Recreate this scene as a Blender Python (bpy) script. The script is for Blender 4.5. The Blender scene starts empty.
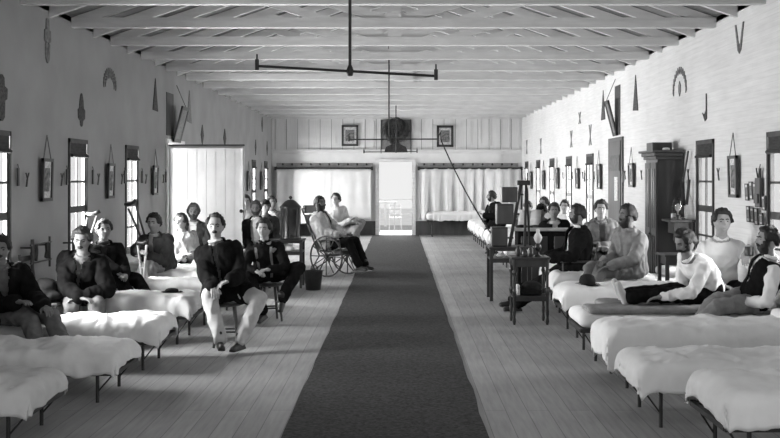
import bpy, bmesh, math, random
from mathutils import Vector, Matrix, noise

# ---------------------------------------------------------------- camera, world, lights, exposure
S = bpy.context.scene
COL = S.collection
FPX, EYE, CX, CY = 1000.0, 1.75, 399.0, 177.0
cam_d = bpy.data.cameras.new('camera')
cam = bpy.data.objects.new('camera', cam_d)
COL.objects.link(cam)
cam.location = (0, 0, EYE)
cam.rotation_euler = (math.pi / 2, 0, 0)
cam_d.sensor_width = 36.0
cam_d.lens = 36.0 * FPX / 780.0
cam_d.shift_x = -(CX - 390.0) / 780.0
cam_d.shift_y = -(219.0 - CY) / 780.0
cam_d.clip_end = 200
S.camera = cam
S.view_settings.view_transform = 'Standard'
S.view_settings.look = 'None'
S.view_settings.gamma = 1
S.view_settings.exposure = 0.74
W = bpy.data.worlds.new('sky')
S.world = W
W.use_nodes = True
W.node_tree.nodes['Background'].inputs[0].default_value = (1, 1, 1, 1)
W.node_tree.nodes['Background'].inputs[1].default_value = .52


def area(name, loc, rot, sx, sy, power):
    l = bpy.data.lights.new(name, 'AREA')
    l.shape = 'RECTANGLE'
    l.size, l.size_y = sx, sy
    l.energy = power
    o = bpy.data.objects.new(name, l)
    COL.objects.link(o)
    o.location = loc
    o.rotation_euler = rot
    return o


XL, XR, YB, Y0 = -3.83, 3.71, 30.2, 4.2          # inner faces of the ward, open toward the photographer
WIN_L = [9.15, 11.57, 13.98, 18.8, 21.2, 23.6, 26.0, 28.4]
WIN_R = [9.37, 11.76, 14.15, 19.05, 21.45, 23.85, 26.25, 28.65]
WW = 0.68
for y in WIN_L:
    area('daylight', (XL - .45, y + WW / 2, 1.4), (0, -math.pi / 2, 0), 1.5, .9, 340)
for y in WIN_R:
    area('daylight', (XR + .45, y + WW / 2, 1.4), (0, math.pi / 2, 0), 1.5, .9, 75)
area('daylight', (XL - .75, 17.1, 1.4), (0, -math.pi / 2, 0), 2.2, 1.2, 260)
area('daylight', (-.1, YB + 2.6, 1.6), (math.pi / 2, 0, math.pi), 3.0, 3.0, 260)


def at(px, py, z):
    return Vector(((px - CX) * z / FPX, z, EYE - (py - CY) * z / FPX))


def R(d):
    return math.radians(d)


# ---------------------------------------------------------------- materials
def mat(name, g, rough=.8, var=.12, scale=8.0, stretch=(1, 1, 1), bump=0.0, metal=0.0, spec=.3, transl=0.0):
    m = bpy.data.materials.new(name)
    m.use_nodes = True
    nt = m.node_tree
    b = nt.nodes['Principled BSDF']
    b.inputs['Roughness'].default_value = rough
    b.inputs['Metallic'].default_value = metal
    b.inputs['Specular IOR Level'].default_value = spec
    tc = nt.nodes.new('ShaderNodeTexCoord')
    mp = nt.nodes.new('ShaderNodeMapping')
    mp.inputs['Scale'].default_value = stretch
    n = nt.nodes.new('ShaderNodeTexNoise')
    n.inputs['Scale'].default_value = scale
    n.inputs['Detail'].default_value = 5
    r = nt.nodes.new('ShaderNodeValToRGB')
    lo, hi = g * (1 - var), g * (1 + var)
    r.color_ramp.elements[0].position = .3
    r.color_ramp.elements[1].position = .7
    r.color_ramp.elements[0].color = (lo, lo, lo, 1)
    r.color_ramp.elements[1].color = (hi, hi, hi, 1)
    nt.links.new(tc.outputs['Object'], mp.inputs[0])
    nt.links.new(mp.outputs[0], n.inputs['Vector'])
    nt.links.new(n.outputs['Fac'], r.inputs[0])
    nt.links.new(r.outputs[0], b.inputs['Base Color'])
    if bump:
        bp = nt.nodes.new('ShaderNodeBump')
        bp.inputs['Strength'].default_value = bump
        bp.inputs['Distance'].default_value = .02
        nt.links.new(n.outputs['Fac'], bp.inputs['Height'])
        nt.links.new(bp.outputs[0], b.inputs['Normal'])
    if transl:
        t = nt.nodes.new('ShaderNodeBsdfTranslucent')
        nt.links.new(r.outputs[0], t.inputs[0])
        mx = nt.nodes.new('ShaderNodeMixShader')
        mx.inputs[0].default_value = transl
        nt.links.new(b.outputs[0], mx.inputs[1])
        nt.links.new(t.outputs[0], mx.inputs[2])
        nt.links.new(mx.outputs[0], nt.nodes['Material Output'].inputs[0])
    return m


def planks(name, g1, g2, gm, row, width, mortar, rot=90, rough=.6, axis='XY', var=.25, bump=.3):
    """boards laid as a brick pattern; rot turns the board direction"""
    m = bpy.data.materials.new(name)
    m.use_nodes = True
    nt = m.node_tree
    b = nt.nodes['Principled BSDF']
    b.inputs['Roughness'].default_value = rough
    b.inputs['Specular IOR Level'].default_value = .3
    tc = nt.nodes.new('ShaderNodeTexCoord')
    sp = nt.nodes.new('ShaderNodeSeparateXYZ')
    cb = nt.nodes.new('ShaderNodeCombineXYZ')
    nt.links.new(tc.outputs['Object'], sp.inputs[0])
    nt.links.new(sp.outputs[axis[0]], cb.inputs[0])
    nt.links.new(sp.outputs[axis[1]], cb.inputs[1])
    mp = nt.nodes.new('ShaderNodeMapping')
    mp.inputs['Rotation'].default_value = (0, 0, R(rot))
    br = nt.nodes.new('ShaderNodeTexBrick')
    br.inputs['Scale'].default_value = 1
    br.inputs['Row Height'].default_value = row
    br.inputs['Brick Width'].default_value = width
    br.inputs['Mortar Size'].default_value = mortar
    br.inputs['Color1'].default_value = (g1, g1, g1, 1)
    br.inputs['Color2'].default_value = (g2, g2, g2, 1)
    br.inputs['Mortar'].default_value = (gm, gm, gm, 1)
    nt.links.new(cb.outputs[0], mp.inputs[0])
    nt.links.new(mp.outputs[0], br.inputs['Vector'])
    m2 = nt.nodes.new('ShaderNodeMapping')
    m2.inputs['Scale'].default_value = (1, 12, 1)
    nt.links.new(mp.outputs[0], m2.inputs[0])
    n = nt.nodes.new('ShaderNodeTexNoise')
    n.inputs['Scale'].default_value = 2.5
    n.inputs['Detail'].default_value = 6
    nt.links.new(m2.outputs[0], n.inputs['Vector'])
    n2 = nt.nodes.new('ShaderNodeTexNoise')
    n2.inputs['Scale'].default_value = .9
    n2.inputs['Detail'].default_value = 4
    nt.links.new(tc.outputs['Object'], n2.inputs['Vector'])
    ad = nt.nodes.new('ShaderNodeMath')
    ad.operation = 'ADD'
    nt.links.new(n.outputs['Fac'], ad.inputs[0])
    nt.links.new(n2.outputs['Fac'], ad.inputs[1])
    mr = nt.nodes.new('ShaderNodeMapRange')
    mr.inputs['From Min'].default_value = .6
    mr.inputs['From Max'].default_value = 1.4
    mr.inputs['To Min'].default_value = 1 - var
    mr.inputs['To Max'].default_value = 1 + var
    nt.links.new(ad.outputs[0], mr.inputs['Value'])
    vm = nt.nodes.new('ShaderNodeVectorMath')
    vm.operation = 'SCALE'
    nt.links.new(br.outputs['Color'], vm.inputs[0])
    nt.links.new(mr.outputs[0], vm.inputs['Scale'])
    nt.links.new(vm.outputs[0], b.inputs['Base Color'])
    bp = nt.nodes.new('ShaderNodeBump')
    bp.inputs['Strength'].default_value = bump
    bp.inputs['Distance'].default_value = .01
    nt.links.new(br.outputs['Fac'], bp.inputs['Height'])
    bp.invert = True
    nt.links.new(bp.outputs[0], b.inputs['Normal'])
    return m


M = dict(
    floor=planks('floor boards', .34, .29, .17, .16, 5.0, .003, 90),
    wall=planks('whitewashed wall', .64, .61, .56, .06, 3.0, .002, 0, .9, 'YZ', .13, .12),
    shadewall=mat('shaded plaster', .30, .92, .09, 1.6, bump=.1),  # smooth plaster; its grey carries the shade on the left wall
    gable=planks('board and batten wall', .74, .70, .25, .34, 40.0, .008, 90, .9, 'XZ', .08, .4),
    plaster=mat('plain plaster', .7, .9, .06, 3),
    roof=planks('roof boards', .25, .20, .08, .22, 4.0, .006, 90, .9, 'YX', .12, .3),
    timber=mat('whitewashed timber', .68, .85, .10, 3, (1, 6, 6)),
    runner=mat('runner', .066, .97, .4, 40, (1, 1, 1), .4, spec=.05),
    white=mat('white linen', .74, .9, .05, 7, bump=.5, spec=.1),
    sheet=mat('off white blanket', .6, .92, .08, 7, bump=.5, spec=.1),
    greyblanket=mat('grey blanket', .24, .95, .15, 14, spec=.1),
    ticking=mat('mattress ticking', .34, .9, .1, 12),
    iron=mat('black iron', .018, .45, .2, 20, spec=.5),
    dark=mat('dark varnished wood', .028, .38, .35, 6, (1, 1, .3), spec=.5),
    wood=mat('brown wood', .07, .5, .3, 6, (1, 1, .3), spec=.4),
    pale=mat('pale wood', .32, .6, .2, 8),
    frame=mat('window frame', .06, .6, .2, 6),
    blind=mat('dark blind', .035, .8, .4, 9, (1, 1, 5)),
    evergreen=mat('dried greens', .075, .95, .5, 40),
    faint=mat('faded paper ornament', .18, .95, .3, 30),
    brass=mat('dull brass', .045, .35, .2, 10, metal=.6, spec=.5),
    tin=mat('burnished tin', .045, .3, .3, 7, metal=.5, spec=.5),
    paper=mat('printed paper', .55, .8, .35, 30),
    print_=mat('engraving', .16, .8, .7, 22),
    string=mat('string', .12, .9, .05, 5),
    muslin=mat('muslin', .78, .9, .04, 4, transl=.45, spec=.05),
    curtain=mat('curtain cloth', .64, .9, .05, 4, spec=.05),
    felt=mat('black felt', .014, .85, .3, 30, spec=.2),
    leather=mat('black leather', .016, .42, .3, 20, spec=.5),
    ground=mat('bleached ground', .7, .95, .1, 2),
    skin=mat('skin', .175, .6, .1, 30, spec=.3),  # darker copy of the skin, shade on the face put into the colour
    skin_lit=mat('lit skin', .29, .6, .1, 30, spec=.3),  # same skin, brighter copy for faces that catch the light
    eye=mat('eye', .02, .3, .1, 10, spec=.5),
    lip=mat('lip', .16, .6, .1, 10),
    hair=mat('dark hair', .014, .55, .5, 60, (3, 3, 1), .3, spec=.35),
    hair_mid=mat('brown hair', .05, .6, .5, 60, (3, 3, 1), .3, spec=.3),
    black=mat('black broadcloth', .010, .95, .3, 18, spec=.04),
    navy=mat('dark wool', .028, .92, .3, 18, spec=.12),
    charcoal=mat('charcoal wool', .045, .92, .25, 18, spec=.12),
    grey=mat('grey wool', .15, .92, .18, 18, spec=.12),
    midgrey=mat('faded grey sack cloth', .21, .92, .14, 18, spec=.12),
    lightgrey=mat('light grey cloth', .44, .92, .1, 18, spec=.1),
    shirt=mat('white cotton shirt', .72, .88, .05, 10, spec=.1),
)
g = bpy.data.materials.new('window glass')
g.use_nodes = True
nt = g.node_tree
nt.nodes.remove(nt.nodes['Principled BSDF'])
tr = nt.nodes.new('ShaderNodeBsdfTransparent')
tr.inputs[0].default_value = (.95, .95, .95, 1)
gl = nt.nodes.new('ShaderNodeBsdfGlossy')
gl.inputs['Roughness'].default_value = .05
mx = nt.nodes.new('ShaderNodeMixShader')
mx.inputs[0].default_value = .05
nt.links.new(tr.outputs[0], mx.inputs[1])
nt.links.new(gl.outputs[0], mx.inputs[2])
nt.links.new(mx.outputs[0], nt.nodes['Material Output'].inputs[0])
M['glass'] = g


# ---------------------------------------------------------------- helpers
def tag(o, label=None, cat=None, group=None, kind=None):
    if label:
        o['label'] = label
    if cat:
        o['category'] = cat
    if group:
        o['group'] = group
    if kind:
        o['kind'] = kind
    return o


def empty(name, loc, rz=0, label=None, cat=None, group=None, kind=None):
    o = bpy.data.objects.new(name, None)
    COL.objects.link(o)
    o.empty_display_size = .1
    o.location = loc
    o.rotation_euler = (0, 0, rz)
    return tag(o, label, cat, group, kind)


def link(name, me, m, parent=None):
    o = bpy.data.objects.new(name, me)
    COL.objects.link(o)
    if m is not None and not me.materials:
        me.materials.append(m)
    if parent is not None:
        o.parent = parent
    return o


def build(name, bm, m, parent=None, smooth=False, loc=None):
    me = bpy.data.meshes.new(name)
    bmesh.ops.recalc_face_normals(bm, faces=bm.faces)
    bm.to_mesh(me)
    bm.free()
    if smooth:
        for p in me.polygons:
            p.use_smooth = True
    o = link(name, me, m, parent)
    if loc is not None:
        o.location = loc
    return o


def B():
    return bmesh.new()


def box(bm, x0, x1, y0, y1, z0, z1, bev=0.0, mtx=None):
    v = [bm.verts.new((x, y, z)) for x in (x0, x1) for y in (y0, y1) for z in (z0, z1)]
    f = [(0, 1, 3, 2), (4, 6, 7, 5), (0, 4, 5, 1), (2, 3, 7, 6), (0, 2, 6, 4), (1, 5, 7, 3)]
    fs = [bm.faces.new([v[i] for i in q]) for q in f]
    if bev:
        es = list({e for q in fs for e in q.edges})
        r = bmesh.ops.bevel(bm, geom=es, offset=bev, segments=1, affect='EDGES', profile=.5)
        v = list({w for q in r['faces'] for w in q.verts} | {w for w in v if w.is_valid})
    if mtx is not None:
        bmesh.ops.transform(bm, matrix=mtx, verts=[w for w in v if w.is_valid])
    return bm


def frame_of(p, q):
    w = (q - p)
    L = w.length
    w = w / L if L > 1e-9 else Vector((0, 0, 1))
    a = Vector((0, 0, 1)) if abs(w.z) < .9 else Vector((1, 0, 0))
    u = w.cross(a).normalized()
    return u, w.cross(u), w, L


def rod(bm, p, q, r1, r2=None, n=10):
    p, q = Vector(p), Vector(q)
    r2 = r1 if r2 is None else r2
    u, v, w, L = frame_of(p, q)
    A = [bm.verts.new(p + (u * math.cos(t) + v * math.sin(t)) * r1) for t in [2 * math.pi * i / n for i in range(n)]]
    C = [bm.verts.new(q + (u * math.cos(t) + v * math.sin(t)) * r2) for t in [2 * math.pi * i / n for i in range(n)]]
    for i in range(n):
        bm.faces.new((A[i], A[(i + 1) % n], C[(i + 1) % n], C[i]))
    bm.faces.new(A[::-1])
    bm.faces.new(C)
    return bm


def bar(bm, p, q, a, b):
    """square bar from p to q"""
    p, q = Vector(p), Vector(q)
    u, v, w, L = frame_of(p, q)
    A = [bm.verts.new(p + u * s * a / 2 + v * t * b / 2) for s, t in ((-1, -1), (1, -1), (1, 1), (-1, 1))]
    C = [bm.verts.new(q + u * s * a / 2 + v * t * b / 2) for s, t in ((-1, -1), (1, -1), (1, 1), (-1, 1))]
    for i in range(4):
        bm.faces.new((A[i], A[(i + 1) % 4], C[(i + 1) % 4], C[i]))
    bm.faces.new(A[::-1])
    bm.faces.new(C)
    return bm


def capsule(bm, p, q, r1, r2, n=12):
    """closed tapered limb with round ends"""
    p, q = Vector(p), Vector(q)
    u, v, w, L = frame_of(p, q)
    rings = []
    for k in (1, 2, 3):
        a = math.pi / 2 * (1 - k / 3)
        rings.append((p - w * r1 * math.sin(a), r1 * math.cos(a)))
    for k in (0, 1, 2):
        a = math.pi / 2 * k / 3
        rings.append((q + w * r2 * math.sin(a), r2 * math.cos(a)))
    lay = [[bm.verts.new(c + (u * math.cos(2 * math.pi * i / n) + v * math.sin(2 * math.pi * i / n)) * r) for i in range(n)] for c, r in rings]
    for a, b in zip(lay, lay[1:]):
        for i in range(n):
            bm.faces.new((a[i], a[(i + 1) % n], b[(i + 1) % n], b[i]))
    s = bm.verts.new(p - w * r1)
    e = bm.verts.new(q + w * r2)
    for i in range(n):
        bm.faces.new((s, lay[0][(i + 1) % n], lay[0][i]))
        bm.faces.new((e, lay[-1][i], lay[-1][(i + 1) % n]))
    return bm


def ellipsoid(bm, c, r, mtx=None, n=12, k=8):
    mm = Matrix.Translation(c) @ (mtx.to_4x4() if mtx is not None else Matrix()) @ Matrix.Diagonal((r[0], r[1], r[2], 1))
    bmesh.ops.create_uvsphere(bm, u_segments=n, v_segments=k, radius=1, matrix=mm)
    return bm


def lathe(bm, prof, c=(0, 0, 0), n=24):
    c = Vector(c)
    lay = [[bm.verts.new(c + Vector((r * math.cos(2 * math.pi * i / n), r * math.sin(2 * math.pi * i / n), z))) for i in range(n)] for r, z in prof]
    for a, b in zip(lay, lay[1:]):
        for i in range(n):
            bm.faces.new((a[i], a[(i + 1) % n], b[(i + 1) % n], b[i]))
    bm.faces.new(lay[0][::-1])
    bm.faces.new(lay[-1])
    return bm


def prism(bm, pts, mtx, t):
    """outline pts (a,b) in a plane, thickness t, placed by mtx"""
    A = [bm.verts.new(mtx @ Vector((a, 0, b))) for a, b in pts]
    C = [bm.verts.new(mtx @ Vector((a, t, b))) for a, b in pts]
    n = len(pts)
    bm.faces.new(A)
    bm.faces.new(C[::-1])
    for i in range(n):
        bm.faces.new((A[i], C[i], C[(i + 1) % n], A[(i + 1) % n]))
    return bm


def ring(bm, c, u, v, R0, r, n=32, k=8):
    """torus about centre c in the plane u,v"""
    c, u, v = Vector(c), Vector(u).normalized(), Vector(v).normalized()
    w = u.cross(v)
    L = []
    for i in range(n):
        t = 2 * math.pi * i / n
        d = u * math.cos(t) + v * math.sin(t)
        L.append([bm.verts.new(c + d * (R0 + r * math.cos(2 * math.pi * j / k)) + w * r * math.sin(2 * math.pi * j / k)) for j in range(k)])
    for i in range(n):
        for j in range(k):
            bm.faces.new((L[i][j], L[(i + 1) % n][j], L[(i + 1) % n][(j + 1) % k], L[i][(j + 1) % k]))
    return bm


def tube_path(bm, pts, r, n=8):
    pts = [Vector(p) for p in pts]
    lay = []
    u0 = None
    for i, p in enumerate(pts):
        d = (pts[min(i + 1, len(pts) - 1)] - pts[max(i - 1, 0)]).normalized()
        if u0 is None:
            a = Vector((0, 0, 1)) if abs(d.z) < .9 else Vector((1, 0, 0))
            u = d.cross(a).normalized()
        else:
            u = (u0 - d * u0.dot(d)).normalized()
        u0 = u
        v = d.cross(u)
        lay.append([bm.verts.new(p + (u * math.cos(2 * math.pi * k / n) + v * math.sin(2 * math.pi * k / n)) * r) for k in range(n)])
    for a, b in zip(lay, lay[1:]):
        for i in range(n):
            bm.faces.new((a[i], a[(i + 1) % n], b[(i + 1) % n], b[i]))
    bm.faces.new(lay[0][::-1])
    bm.faces.new(lay[-1])
    return bm


def kids(o):
    return [c for c in bpy.data.objects if c.parent == o]


def dup(root, loc, rz=0, label=None, group=None):
    r = root.copy()
    COL.objects.link(r)
    r.location = loc
    r.rotation_euler = (0, 0, rz)
    if label:
        r['label'] = label
    if group:
        r['group'] = group
    for ch in kids(root):
        c = ch.copy()
        COL.objects.link(c)
        c.parent = r
        for gch in kids(ch):
            d = gch.copy()
            COL.objects.link(d)
            d.parent = c
    return r


def fused(bm, voxel, it=3, fold=0.0, seed=0, fs=9.0):
    """one continuous surface out of overlapping closed shapes"""
    me = bpy.data.meshes.new('tmp')
    bm.to_mesh(me)
    bm.free()
    o = bpy.data.objects.new('tmp', me)
    COL.objects.link(o)
    r = o.modifiers.new('r', 'REMESH')
    r.mode = 'VOXEL'
    r.voxel_size = voxel
    if it:
        s = o.modifiers.new('s', 'SMOOTH')
        s.iterations = it
        s.factor = .5
    dg = bpy.context.evaluated_depsgraph_get()
    out = bpy.data.meshes.new_from_object(o.evaluated_get(dg), depsgraph=dg)
    bpy.data.objects.remove(o)
    bpy.data.meshes.remove(me)
    if fold:
        off = Vector((seed * 3.1, seed * 1.7, seed * 5.3))
        nn = [v.normal.copy() for v in out.vertices]
        for v, n in zip(out.vertices, nn):
            q = Vector((v.co.x, v.co.y, v.co.z * .55)) * fs + off
            h = noise.noise(q) + .5 * noise.noise(q * 2.3)
            h = 1 - 2.2 * abs(h)
            v.co += n * (h * fold)
    for p in out.polygons:
        p.use_smooth = True
    return out
# ---------------------------------------------------------------- the room
HT = 3.62            # top of the walls
RISE = .34


def wall_boxes(bm, x0, x1, y0, y1, z1, holes):
    """wall slab along Y with holes [(ya, yb, za, zb)]"""
    ya = y0
    for h in sorted(holes):
        box(bm, x0, x1, ya, h[0], 0, z1)
        if h[2] > 0:
            box(bm, x0, x1, h[0], h[1], 0, h[2])
        box(bm, x0, x1, h[0], h[1], h[3], z1)
        ya = h[1]
    box(bm, x0, x1, ya, y1, 0, z1)


SILL, HEAD = .72, 2.2
hl = [(y, y + WW, SILL, HEAD) for y in WIN_L] + [(16.5, 17.7, .0, 2.3)] + [(16.5, 17.7, 2.36, 3.0)][:0]
bm = B()
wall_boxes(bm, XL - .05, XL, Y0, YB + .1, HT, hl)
tag(build('wall_left', bm, M['shadewall']), kind='structure')
hr = [(y, y + WW, SILL, HEAD) for y in WIN_R] + [(16.6, 17.5, 0, 2.36)]
bm = B()
wall_boxes(bm, XR, XR + .05, Y0, YB + .1, HT, hr)
tag(build('wall_right', bm, M['wall']), kind='structure')
bm = B()
box(bm, XL - .14, XR + .14, Y0 - 8, YB + 6, -.12, 0)
f = build('floor', bm, M['floor'])
tag(f, kind='structure')
# back wall with doorway
DX0, DX1, DH = -.60, .39, 2.2
bm = B()
box(bm, XL, DX0, YB, YB + .12, 0, 2.5)
box(bm, DX1, XR, YB, YB + .12, 0, 2.5)
box(bm, DX0, DX1, YB, YB + .12, DH, 2.5)
tag(build('wall_back', bm, M['plaster']), kind='structure')
bm = B()
xm = (XL + XR) / 2
pr = [(XL, 2.5), (XR, 2.5), (XR, HT + .02), (xm, HT + RISE * (XR - xm) + .02), (XL, HT + .02)]
prism(bm, pr, Matrix.Translation((0, YB, 0)), .12)
nb = 26
for i in range(nb):
    x = XL + .15 + i * .292
    box(bm, x - .018, x + .018, YB - .016, YB, 2.5, HT)
tag(build('wall_back_gable', bm, M['gable']), kind='structure')
bm = B()
box(bm, XL, XR, YB - .07, YB, 2.46, 2.58)
box(bm, XL, XR, YB - .04, YB, 3.5, 3.64)
tag(build('trim_1', bm, M['timber']), kind='structure')
bm = B()
box(bm, DX0 - .11, DX0, YB - .05, YB + .13, 0, DH + .1)
box(bm, DX1, DX1 + .11, YB - .05, YB + .13, 0, DH + .1)
box(bm, DX0, DX1, YB - .05, YB + .13, DH, DH + .1)
tag(build('door_1', bm, M['timber']), kind='structure')
bm = B()
box(bm, XL, DX0 - .11, YB - .05, YB, 0, .42)
box(bm, DX1 + .11, XR, YB - .05, YB, 0, .42)
tag(build('baseboard_back', bm, M['wood']), kind='structure')
for nm, x0, x1, holes in (('baseboard_left', XL, XL + .02, [(16.4, 17.8)]), ('baseboard_right', XR - .02, XR, [(16.5, 17.6)])):
    bm = B()
    y = Y0
    for h in holes:
        box(bm, x0, x1, y, h[0], 0, .18)
        y = h[1]
    box(bm, x0, x1, y, YB, 0, .18)
    tag(build(nm, bm, M['timber']), kind='structure')
# roof boards
bm = B()
sl = math.hypot(1, RISE)
for s, xe in ((-1, XL - .3), (1, XR + .3)):
    zr = HT + RISE * (XR - xm) + .01
    ze = zr - RISE * abs(xe - xm)
    a = [(xm, zr), (xe, ze), (xe, ze + .04), (xm, zr + .04)]
    prism(bm, a, Matrix.Translation((0, Y0, 0)), YB + .5 - Y0)
tag(build('ceiling', bm, M['roof']), kind='structure')
bm = B()
box(bm, XL - .14, XL, Y0, YB, HT - .06, HT - .0)
box(bm, XR, XR + .14, Y0, YB, HT - .06, HT - .0)
tag(build('trim_2', bm, M['timber']), kind='structure')


def rafter_pts(side, drop):
    xe = XL if side < 0 else XR
    zr = HT + RISE * (XR - xm)
    ze = zr - RISE * abs(xe - xm)
    return [(xm, zr), (xe, ze), (xe, ze - drop), (xm, zr - drop)]


root = None
YT = [7.0 + 1.58 * i for i in range(15)]
for i, y in enumerate(YT):
    if root is None:
        root = t = empty('roof_truss', (0, y, 0), 0, 'whitewashed timber roof truss whose level tie beam spans the ward from wall to wall', 'roof truss', 'roof trusses down the ward')
        bm = B()
        box(bm, XL - .04, XR + .04, -.05, .05, 3.5, 3.615)
        build('tie_beam', bm, M['timber'], t)
        for s in (-1, 1):
            bm = B()
            prism(bm, rafter_pts(s, .12), Matrix.Translation((0, -.03, 0)), .06)
            build('rafter', bm, M['timber'], t)
            bm = B()
            bar(bm, (xm + s * .1, 0, 3.6), (xm + s * 1.95, 0, 4.16), .05, .11)
            build('brace', bm, M['timber'], t)
        bm = B()
        box(bm, xm - .09, xm + .09, -.045, .045, 3.6, 4.8)
        build('king_post', bm, M['timber'], t)
    else:
        t = dup(root, (0, y, 0))
    if i in (7, 12):
        bm = B()
        dx_ = .0 if i == 7 else .08
        box(bm, xm - .02 + dx_, xm + .31 + dx_, -.22, -.06, 3.47, 4.5)
        build('vent_casing', bm, M['timber'], t)
        t['label'] = ('timber roof truss with a broad boxed vent casing at its middle, nearer of two such' if i == 7 else 'roof truss with a broad boxed vent casing at its middle, close to the end wall')
root = None
for y in YT:
    for s in (-1, 1):
        lab = 'bare rafter between two trusses, sloping down to the %s wall' % ('left' if s < 0 else 'right')
        bm = B()
        prism(bm, rafter_pts(s, .12), Matrix.Translation((0, 0, 0)), .06)
        tag(build('rafter', bm, M['timber'], loc=(0, y + .79, 0)), lab, 'rafter', 'rafters on the %s slope' % ('left' if s < 0 else 'right'))


# windows
def window(n, x, y, side):
    """side -1: left wall, +1: right wall"""
    o = empty('window_%d' % n, (x, y + WW / 2, 0), 0, kind='structure')
    h = WW / 2
    d = .05 * side
    xs = sorted((0, d))
    bm = B()
    xi = -.02 * side
    xa = sorted((xi, d))
    for a, b in ((-h, -h + .035), (h - .035, h)):
        box(bm, xa[0], xa[1], a, b, SILL, HEAD)
    box(bm, xa[0], xa[1], -h, h, HEAD - .05, HEAD)
    box(bm, xa[0] - .03, xa[1] + .01, -h - .03, h + .03, SILL - .05, SILL)
    build('window_frame', bm, M['frame'], o)
    bm = B()
    xm_ = sorted((.0 * side, .022 * side))
    for za, zb in ((SILL, 1.36), (1.36, 2.03)):
        box(bm, *xm_, -h + .035, -h + .065, za, zb)
        box(bm, *xm_, h - .065, h - .035, za, zb)
        box(bm, *xm_, -h + .05, h - .05, za, za + .045)
        box(bm, *xm_, -h + .05, h - .05, zb - .03, zb)
        box(bm, *xm_, -.012, .012, za, zb)
        box(bm, *xm_, -h + .05, h - .05, (za + zb) / 2 - .012, (za + zb) / 2 + .012)
    build('sash', bm, M['lightgrey'] if side > 0 and y > 18 else M['frame'], o)
    bm = B()
    box(bm, *sorted((.008 * side, .012 * side)), -h + .05, h - .05, SILL, 2.03)
    build('pane', bm, M['glass'], o)
    bm = B()
    xb = sorted((-.018 * side, -.004 * side))
    box(bm, *xb, -h + .05, h - .05, 1.99, HEAD - .03)
    rod(bm, (-.03 * side, -h + .05, 2.0), (-.03 * side, h - .05, 2.0), .02)
    build('blind', bm, M['blind'], o)
    return o


k = 1
for y in WIN_L:
    window(k, XL, y, -1)
    k += 1
for y in WIN_R:
    window(k, XR, y, 1)
    k += 1

# left doorway, casing, leaf swung into the ward
bm = B()
for a, b in ((16.42, 16.5), (17.7, 17.78)):
    box(bm, XL - .06, XL + .025, a, b, 0, 2.38)
box(bm, XL - .06, XL + .025, 16.5, 17.7, 2.3, 2.38)
tag(build('door_2', bm, M['timber']), kind='structure')
leaf = empty('door_leaf', (XL + .04, 16.46, 0), 0, 'wide white muslin door leaf standing open into the ward from the left wall', 'door')
bm = B()
for a, b in ((.0, .03), (1.22, 1.25)):
    box(bm, a, b, -.02, .02, .03, 2.26)
for a, b in ((.03, .07), (2.22, 2.26)):
    box(bm, .03, 1.22, -.02, .02, a, b)
build('door_frame', bm, M['white'], leaf)
bm = B()
box(bm, .0, 1.25, -.026, -.021, .04, 2.25)
for i in range(1, 8):
    box(bm, i * .156 - .003, i * .156 + .003, -.03, -.025, .04, 2.25)
build('cloth_panel', bm, M['muslin'], leaf)
bm = B()
ellipsoid(bm, (1.2, -.05, 1.19), (.03, .03, .03))
rod(bm, (1.2, 0, 1.19), (1.2, -.05, 1.19), .01)
build('door_knob', bm, M['iron'], leaf, True)
bm = B()
box(bm, 0, 1.25, -.03, .03, 2.26, 2.285)
build('top_rail', bm, M['wood'], leaf)

# right doorway with a dark closed leaf
bm = B()
for a, b in ((16.5, 16.6), (17.5, 17.6)):
    box(bm, XR - .03, XR + .05, a, b, 0, 2.42)
box(bm, XR - .03, XR + .05, 16.6, 17.5, 2.36, 2.42)
tag(build('door_3', bm, M['dark']), kind='structure')
d3 = empty('door_leaf', (XR - .022, 17.05, 0), 0, 'dark wooden door closed in the right wall behind the seated men', 'door')
bm = B()
box(bm, -.02, .02, -.45, .45, .02, 2.36)
for a, b in ((-.36, -.05), (.05, .36)):
    box(bm, -.03, .0, a, b, .2, 1.0, .004)
build('door_panel', bm, M['wood'], d3)
bm = B()
box(bm, -.03, -.02, -.3, -.05, 1.35, 1.75)
build('notice', bm, M['paper'], d3)
bm = B()
box(bm, -.032, -.02, -.42, .42, 1.85, 2.12)
build('upper_panel', bm, M['grey'], d3)
bm = B()
ellipsoid(bm, (-.07, -.38, 1.0), (.028, .028, .028))
build('door_knob', bm, M['brass'], d3, True)


# tilted transom sashes over the side doors
def transom(x, side, y, zb, lab, w=.26):
    t = empty('transom_sash', (x, y, zb), 0, lab, 'transom window')
    bm = B()
    hh, lean = .62, .16
    mt = Matrix.Rotation(-side * math.atan2(lean, hh), 4, 'Y')
    for a, b in ((-w, -w + .06), (w - .06, w)):
        box(bm, -.015, .015, a, b, 0, hh, mtx=mt)
    for a, b in ((0, .06), (hh - .06, hh)):
        box(bm, -.015, .015, -w, w, a, b, mtx=mt)
    build('sash', bm, M['frame'], t)
    bm = B()
    box(bm, -.004, .004, -w + .05, w - .05, .05, hh - .05, mtx=mt)
    build('pane', bm, M['faint'], t)
    bm = B()
    top = mt @ Vector((0, 0, hh))
    rod(bm, (top.x, 0, top.z), (0, 0, hh + .35), .006)
    build('cord', bm, M['string'], t)
    return t


transom(XL + .05, -1, 17.0, 2.34, 'long framed transom sash tilted open above the left doorway')
transom(XR - .02, 1, 17.05, 2.45, 'dark transom sash tilted open above the right door', .15)
bm = B()
box(bm, XL - .02, XL + .01, 16.45, 16.95, 2.44, 3.15)  # flat dark strip on the left wall above the doorway
tag(build('dark_strip_left', bm, M['frame']), kind='structure')
bm = B()
box(bm, XR - .01, XR + .02, 16.75, 17.15, 2.46, 3.3)  # flat dark strip on the right wall above the door
tag(build('dark_strip_right', bm, M['frame']), kind='structure')

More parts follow.
